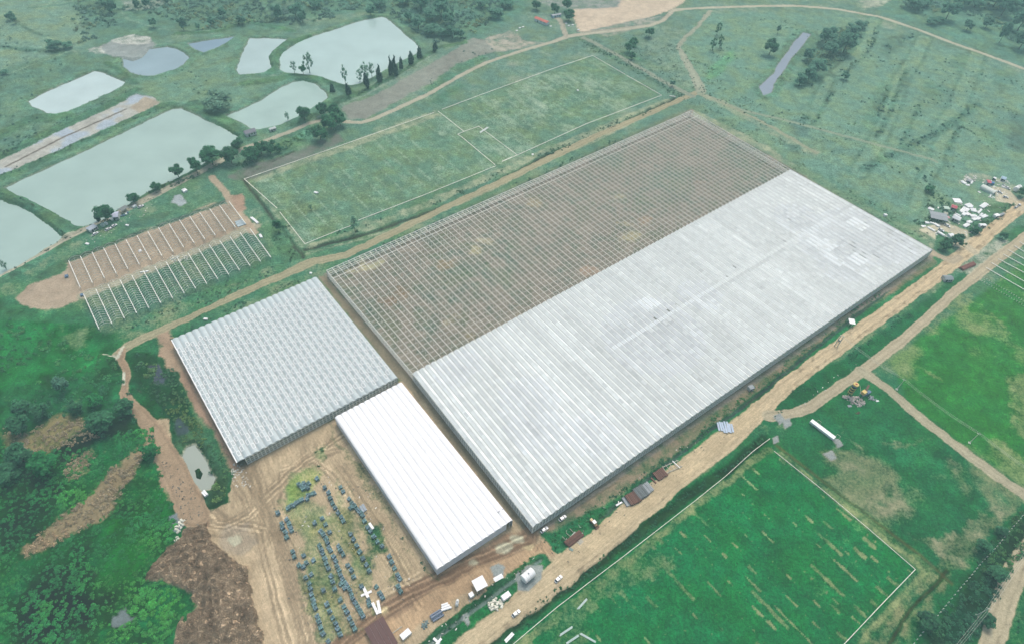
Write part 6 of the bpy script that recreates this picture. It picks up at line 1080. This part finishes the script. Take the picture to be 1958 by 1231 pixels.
# houses to the north
e_ = shed(*P2(Q3, (245,150), (340,188)), 5.6, 3.0, M_red, mat('white_render', (.72,.74,.73), .8), 'long coral-red-roofed white house on the northern grass', name='house', cat='house', gable=1.3)
shed(*P2(Q3, (365,133), (430,120)), 3.6, 2.6, cm('pale_roof', (190,195,195), 850), M_cyan, 'low blue-walled hut behind the red-roofed house', name='hut', cat='hut', gable=.4)
shed(*P2(Q1, (1805,1010), (1885,985)), 6.0, 3.2, cm('grey_roof_tiles', (135,140,145), 640), mat('white_wall_paint', (.6,.63,.62), .8), 'grey-roofed pond-side house with a red ridge', name='house', cat='house', gable=1.4); shed(*P2(Q1, (1805,993), (1868,965)), .9, 4.9, M_red, M_red, 'red ridge cover on the pond-side house', name='ridge_cover', cat='roof ridge', gable=.1, door=False) if False else None
shed(*P2(Q2, (138,970), (185,955)), 3.0, 2.2, cm('white_tin_roof', (205,210,205), 640), M_wall, 'small white-roofed hut on the bank of the half-moon pond', name='hut', cat='hut', gable=.5)
for i, (x, y) in enumerate([(470,178),(490,195),(520,190),(560,232),(130,210),(155,203),(108,232),(358,198)]): stack(*P2(Q3, (x-7, y+2), (x+7, y-2)), 1.6, .7, 2, M_white, ['white box under the tree on the drive','second white box under the drive tree','third white box right of the drive tree','lowest white box on the shrubby drive bank','white trough left of the red-roofed house','second white trough left of the red-roofed house','lowest white trough left of the red-roofed house','white block at the corner of the red-roofed house'][i], name='white_box', cat='box', piece='half', group='white boxes round the northern house')
# culvert headwall and small white items in fields
stack(*P2(Q3, (1228,708), (1275,715)), 1.6, .5, 2, cm('pale_concrete_cap', (205,212,195), 700), 'pale culvert slab where the ditch meets the crossroads', name='culvert_slab', cat='slab', piece='slab')
for p, t in (((557,668,3), 'white sack in the upper right part of the upper field'), ((225,1140,3), 'pale heap on the path below the upper field')): stack(*P2(Q3, (p[0]-7,p[1]), (p[0]+7,p[1])), 1.8, .5, 2, M_white, t, name='white_sack', cat='sack', piece='half')
stack(*P2(Q6, (465,262), (492,270)), 1.8, .6, 2, M_white, 'pair of white sacks in the left half of the upper field', name='white_sack', cat='sack', piece='half')
stack(*P2(Q6, (432,860), (450,860)), 1.4, .8, 2, M_white, 'white box on the grass above the pale greenhouse', name='white_box', cat='box', piece='half'); stack((389.5,610.5), (397.5,611), 1.4, .8, 2, M_white, 'two white drums on the grass above the pale greenhouse roof', name='white_drum', cat='drums', piece='drum')
stack(*P2(Q8, (888,437), (910,437)), 2.2, 1.6, 2, M_white, 'white box standing at the far edge of the largest greenhouse', name='white_box', cat='box', piece='half'); stack(*P2(T1, (1500,118), (1528,150)), 2.0, 1.2, 2, M_white, 'white vehicle-like box in the green below the grey pool', name='white_box', cat='box', piece='half')
pipes(*P2(Q8, (1455,830), (1550,790)), .3, [6, 5, 4], mat('red_brown_pipe', (.26,.10,.08), .8, noise=.15, nscale=1, objrand=.15), 'red-brown pipe stack between the two right-hand roads')
shed(*P2(Q8, (1320,905), (1385,905)), 4.6, 2.2, cm('grey_tarp', (150,162,160), 520), M_wall, 'grey tarpaulin hut between the two right-hand roads', name='hut', cat='hut', gable=.8)
shed(*P2(X9, (180,125), (250,135)), 4.8, 3.2, M_white, M_wall, 'white square canopy between the largest greenhouse and the road', name='canopy', cat='canopy', gable=0, posts=True)
# ------------------------------------------------------------------ poles and wires
def pole(b_, t_, label, name='utility_pole', h=9.6, arm=True):
    p = g(*b_); e_ = empty(name, (p[0], p[1], 0), math.radians(-20), label, 'pole', 'concrete poles of the overhead line'); m_ = MB(); m_.tube((0, 0, 0), (0, 0, h), .24, 8, r2=.15); m_.build('shaft', M_conc, e_)
    if arm:
        m_ = MB(); m_.bar((-.9, 0, h-.3), (.9, 0, h-.3), .14); m_.build('crossarm', M_steel, e_)
        for x in (-.8, 0, .8): m_ = MB(); m_.tube((x, 0, h-.22), (x, 0, h+.05), .07, 6); m_.build('insulator', M_white, e_)
    m_ = MB(); m_.box((0, 0, .15), (1.2, 1.2, .3)); m_.build('footing', M_conc, e_); return Vector((p[0], p[1], h))
tp = [pole((1714.5,744), None, 'concrete pole at the start of the field lane, left of the other lane pole'), pole((1853.5,846), None, 'concrete pole halfway along the field lane'), pole((1867.5,1176), None, 'leaning-looking concrete pole beside the bottom right track')]
ha, hb_ = g(1595.5,661), g(1600.5,663); e_ = empty('twin_pole', (ha[0], ha[1], 0), ang((1595.5,661),(1600.5,663)), 'twin concrete poles joined at the top beside the dirt road', 'pole'); dx = float(np.linalg.norm(hb_-ha))
for x in (0, dx): m_ = MB(); m_.tube((x, 0, 0), (x, 0, 10.4), .28, 8, r2=.18); m_.build('shaft', M_conc, e_)
m_ = MB(); m_.bar((-.6, 0, 10), (dx+.6, 0, 10), .18); m_.build('crossarm', M_steel, e_); m_ = MB(); m_.box((dx/2, 0, 5.5), (1.2, .8, 1.0)); m_.build('transformer', M_grey, e_)
far = G3(2100, 985, 9.6); hp = Vector((ha[0], ha[1], 10)); 
def wires(a_, b_, label):
    e_ = empty('overhead_wires', (a_.x, a_.y, a_.z), 0, label, 'wires'); d = (b_ - a_); nrm = Vector((-d.y, d.x, 0)).normalized()
    for k in (-.8, 0, .8):
        m_ = MB(); prev = None
        for i in range(13): t = i/12; q = d*t + nrm*k - Vector((0, 0, 1.4*4*t*(1-t))); 
        pts = [d*(i/12) + nrm*k - Vector((0, 0, 5.6*(i/12)*(1-i/12))) for i in range(13)]
        for u_, v_ in zip(pts, pts[1:]): m_.bar(u_, v_, .05)
        m_.build('wire', M_conc, e_)
wires(tp[0], tp[1], 'overhead wires between the two lane poles'); wires(tp[1], far, 'overhead wires leaving the frame right of the lane poles'); wires(hp, tp[0], 'overhead wires from the twin poles across both roads'); wires(tp[2], G3(2050, 935, 9.6), 'overhead wires rising right from the bottom right pole'); wires(tp[2], G3(1760, 1330, 9.6), 'overhead wires running down left from the bottom right pole')
# ------------------------------------------------------------------ kerbs outlining the fields
def kerb(pts, label, h=.3, w_=.62, close=False):
    w_ *= .54
    W_ = [g(*p) for p in pts]; o_ = W_[0]; e_ = empty('footing_kerb', (o_[0], o_[1], 0), 0, label, 'kerb', 'white footings outlining plots')
    for a_, b_ in zip(W_, W_[1:]): m_ = MB(); m_.bar((a_[0]-o_[0], a_[1]-o_[1], h/2), (b_[0]-o_[0], b_[1]-o_[1], h/2), w_, h); m_.build('kerb_run', M_kerb, e_)
M_kerb = mat('limewashed_concrete', (.72, .73, .64), .8, noise=.25, nscale=1)
kerb([(467,343),(620,290),(700,262),(830,216)], 'white kerb along the upper left side of the upper field', w_=.85); kerb([(845,210),(930,178),(1060,131),(1133,107)], 'white kerb along the upper right side of the upper field', w_=.9); kerb([(1133,107),(1195,143)], 'short white kerb at the far right corner of the upper field', w_=.9); kerb([(1198,145),(1265,183)], 'white kerb down the right end of the upper field', w_=.9)
kerb([(1265,183),(1120,238),(990,297),(960,310)], 'white kerb along the lower right side of the upper field', w_=.9); kerb([(948,318),(820,370),(685,422)], 'white kerb along the lower middle of the upper field', w_=.8); kerb([(672,432),(640,444),(583,467)], 'white kerb at the bottom corner of the upper field', w_=.75); kerb([(583,467),(535,406)], 'white kerb at the lower left end of the upper field', w_=.7); kerb([(530,399),(467,343)], 'white kerb at the upper left end of the upper field', w_=.75)
kerb(Q2([(1375,820),(1565,970),(1520,990),(1552,1012),(1795,1215)]), 'white kerb crossing the middle of the upper field with a hook', w_=.85); kerb(Q2([(1565,970),(1675,932),(1725,970),(1923,1118),(1960,1145)]), 'white kerb forming the small inner plot of the upper field', w_=.8); kerb([(960,309),(979,301)], 'broken kerb stub at the lower edge of the upper field', w_=.7)
for p, q in (((1685,978),(1745,938)), ((1690,975),(1735,945))): pass
stack(*P2(Q2, (1682,980), (1742,940)), 1.8, .4, 3, cm('pale_rail', (220,225,215), 650), 'pale crossed rails at the corner of the small inner plot', name='rail_pair', cat='rails', piece='rail')
kerb([(1480,862),(1565,930),(1660,1010),(1750,1088)], 'white kerb along the upper right side of the lower field', w_=.45); kerb([(1750,1088),(1690,1150),(1605,1240)], 'white kerb down the lower right side of the lower field', w_=.5); kerb([(1472,838),(1440,862),(1386,911),(1325,960),(1267,1005),(1191,1064),(1142,1101),(1064,1161),(981,1231),(950,1256)], 'white kerb along the track side of the lower field', w_=.45)
# post fence along the creek
e0 = g(1958, 978); e_ = empty('post_fence', (e0[0], e0[1], 0), 0, 'line of short white concrete posts along the dark creek', 'fence'); pm = MB(); pm.box((0, 0, .7), (.3, .3, 1.4)); pm = pm.mesh('fence_post', M_kerb); W_ = [g(*p) for p in [(1975,962),(1923,1022),(1905,1045),(1876,1075),(1852,1105),(1830,1130),(1812,1152),(1780,1190),(1758,1215),(1740,1238)]]
tot = 0
for a_, b_ in zip(W_, W_[1:]):
    n_ = max(1, int(np.linalg.norm(b_-a_)/2.3))
    for i in range(n_): p = a_ + (b_-a_)*i/n_; link('fence_post', pm, e_, (p[0]-e0[0], p[1]-e0[1], 0))
e0 = g(*Q8([(1570,890)])[0]); e_ = empty('post_row', (e0[0], e0[1], 0), 0, 'row of tiny white posts crossing the bright right-hand field', 'posts')
for k_, off in enumerate((0, 12)):
    A0, B0 = g(*Q8([(1575+off*3,895-off)])[0]), g(*Q8([(1960+off*3,1120-off)])[0])
    for i in range(22): p = A0 + (B0-A0)*i/21; m_ = link('post', pm, e_, (p[0]-e0[0], p[1]-e0[1], 0)); m_.scale = (1, 1, .6)
# ------------------------------------------------------------------ dark bundles in the yard
M_bund = mat('slate_blue_bundle', (.125, .20, .24), .75, noise=.35, nscale=2.5, objrand=.3, tint=True); M_bund2 = mat('dark_teal_bundle', (.095, .18, .185), .75, noise=.35, nscale=2.5, objrand=.3, tint=True)
def bundle_proto(seed):
    r = random.Random(seed); e_ = empty('stacked_bundle', (0, 0, -50)); m_ = MB()
    for y in (-.8, 0, .8): m_.box((0, y, .08), (2.2, .18, .14))
    for x in (-.9, -.3, .3, .9): m_.box((x, 0, .18), (.4, 2.0, .06))
    m_.build('pallet', M_wood, e_)
    for i in range(2):
        for j in range(2):
            m_ = MB(); h = r.uniform(.9, 1.6); cx, cy = (i-.5)*1.05, (j-.5)*.98
            for k in range(3): t = r.uniform(.7, 1.5); m_.box((cx + r.uniform(-.05, .05), cy + (k-1)*.31, .22 + h/2*r.uniform(.85, 1)), (.96, .27, h*r.uniform(.85, 1)), rz=r.uniform(-.05, .05), col=(t, t, t))
            m_.build('bundle', M_bund if r.random() < .6 else M_bund2, e_)
    return e_
protos = [bundle_proto(s_) for s_ in range(4)]; first_used = set()
ROWS = [('row nearest the white greenhouse', [(660,80),(680,112),(722,168),(745,198),(765,222),(783,245),(803,265),(823,290),(835,328),(860,375),(880,405),(905,445),(930,482),(965,515)]),
 ('short row below the one nearest the white greenhouse', [(1018,590),(1035,632),(1055,675),(1080,725),(1095,755),(1083,810),(1100,848)]),
 ('tangled row above the tyre tracks', [(545,85),(572,122),(585,165),(600,200),(620,232),(642,270),(665,300),(680,328)]),
 ('row left of the straight wheel track', [(735,425),(755,465),(780,512),(800,555),(825,605),(850,650),(870,697)]),
 ('small trio by the lower end of the wheel track', [(922,812),(950,862),(968,892)]),
 ('double cluster on the yellow-green grass', [(355,62),(372,75),(390,50),(405,78),(425,58),(386,92),(422,88)]), ('lone spot at the top of the yard', [(487,20)]),
 ('broken row curving under the yellow-green grass', [(465,125),(445,130),(425,142),(415,168),(378,172),(360,182),(340,192),(320,212),(300,218),(275,236),(200,270)]),
 ('ring-shaped cluster at the left edge of the yard', [(265,320),(230,350),(282,350),(235,380),(300,398),(255,410),(265,448),(292,375)]),
 ('loose group below the ragged grass', [(470,345),(525,310),(550,355),(580,410)]),
 ('upper left diagonal row', [(515,405),(535,430),(555,460),(565,490),(575,525),(587,547)]),
 ('second diagonal row from the left', [(505,510),(520,540),(530,568),(545,603),(555,640),(572,677),(590,735),(602,775),(617,828)]),
 ('longest diagonal row in the middle of the yard', [(610,592),(625,622),(635,660),(648,690),(660,725),(675,755),(695,787),(662,792),(690,822),(712,812),(730,840),(740,868),(750,900),(770,932),(790,967),(807,995),(825,1027)]),
 ('short stack line inside the middle rows', [(645,515),(660,545),(680,577),(715,655),(740,692)]),
 ('scatter at the left edge under the stack ring', [(310,555),(320,592),(390,582),(460,617),(410,637),(355,655),(385,665)]),
 ('long row along the left edge of the yard', [(445,722),(405,747),(430,787),(440,827),(447,870),(460,910),(466,940),(477,972),(490,1030),(502,1070),(515,1112),(532,1157)]),
 ('lower row beside the long left one', [(560,942),(580,992),(602,1040),(625,1082),(640,1120),(657,1162)]),
 ('lower row near the white splayed slabs', [(685,957),(707,997),(727,1045),(747,1085),(765,1122)]),
 ('bundles beside the white crossed slabs', [(815,810),(866,915),(872,945),(658,908)]), ('outlying bundles of the lower yard', [(535,838),(570,1212),(757,740),(735,232)])]
bi = 0
for rn, pts in ROWS:
    for i, pt in enumerate(pts):
        xy = g(*T2([pt])[0]); k_ = (bi*7 + 3) % 4; bi += 1; lab = f'dark slate-blue bundle, {ORD[i]} from the top in the {rn}' if len(pts) > 1 else f'dark slate-blue bundle, {rn}'
        lab = ' '.join(lab.split()[:16]); rz = math.radians(-50 + random.uniform(-9, 9)); loc = (xy[0], xy[1], .03)
        if k_ not in first_used: e_ = protos[k_]; e_.location = loc; e_.rotation_euler = (0, 0, rz); first_used.add(k_); tag(e_, lab, 'bundle', 'dark bundles stored in the yard')
        else: e_ = copy_thing(protos[k_], loc, rz, lab, 'dark bundles stored in the yard', 'bundle')
        s_ = random.uniform(.84, 1.0); e_.scale = (s_, s_*1.05, random.uniform(.8, 1.25))

def litter(name, polys, n, sz, m_, seed):
    r = np.random.default_rng(seed); V = []; m0 = MB()
    W_ = [wpts(q) for q in polys]
    for w_ in W_:
        x0, y0 = w_.min(0); x1, y1 = w_.max(0); x, y = r.uniform(x0, x1, n*3), r.uniform(y0, y1, n*3); k_ = sdpoly(w_, x, y) > 0
        for a_, b_ in list(zip(x[k_], y[k_]))[:n]: t = r.uniform(.5, 1.1); m0.box((a_, b_, max(0, hat(a_, b_)) + .12), (sz*r.uniform(.4, 2.4), sz*r.uniform(.3, 1), .2), rz=r.uniform(0, 3.14), col=(t, t, t))
    tag(m0.build(name, m_), kind='stuff')
M_lit = mat('site_litter_pale', (.72, .72, .66), .8, tint=True); M_lit2 = mat('site_litter_dark', (.16, .15, .13), .9, tint=True)
litter('pale_litter', [[(1040,1040),(1200,930),(1330,830),(1345,845),(1210,945),(1060,1060)], [(800,1230),(880,1160),(1020,1060),(1030,1080),(900,1180),(830,1240)], [(445,880),(470,890),(480,930),(440,930)], [(600,905),(700,920),(800,1110),(690,1190),(600,1180),(560,1000)], [(1760,430),(1880,350),(1940,380),(1850,470)], [(160,460),(290,390),(300,400),(180,465)], [(1480,800),(1640,690),(1650,700),(1500,800)]], 45, .5, M_lit, 3)
litter('dark_litter', [[(500,980),(600,900),(720,940),(820,1110),(700,1200),(560,1230)], [(300,870),(350,900),(400,1000),(360,1010)], [(1050,1060),(1200,950),(1380,820),(1400,830),(1200,980),(1080,1080)], [(640,530),(1300,230),(1480,320),(800,690)]], 90, .5, M_lit2, 4)

litter('settlement_scraps', [[(1762,425),(1790,395),(1850,388),(1895,392),(1880,440),(1830,455),(1790,450)], [(1845,335),(1870,338),(1862,352),(1842,350)], [(1878,345),(1930,345),(1935,385),(1890,380)]], 60, 1.1, M_lit, 6)
# ------------------------------------------------------------------ haze
hb = MB(); hb.box((0, 450, 152), (2600, 2700, 312)); hm = bpy.data.materials.new('haze'); hm.use_nodes = True; n = hm.node_tree.nodes; n.remove(n['Principled BSDF'])
pv = n.new('ShaderNodeVolumePrincipled'); pv.inputs['Density'].default_value = HAZE_D; pv.inputs['Color'].default_value = (*HAZE_C, 1); pv.inputs['Anisotropy'].default_value = 0.0
hm.node_tree.links.new(pv.outputs[0], n['Material Output'].inputs['Volume']); o = hb.build('haze', hm); tag(o, kind='stuff')
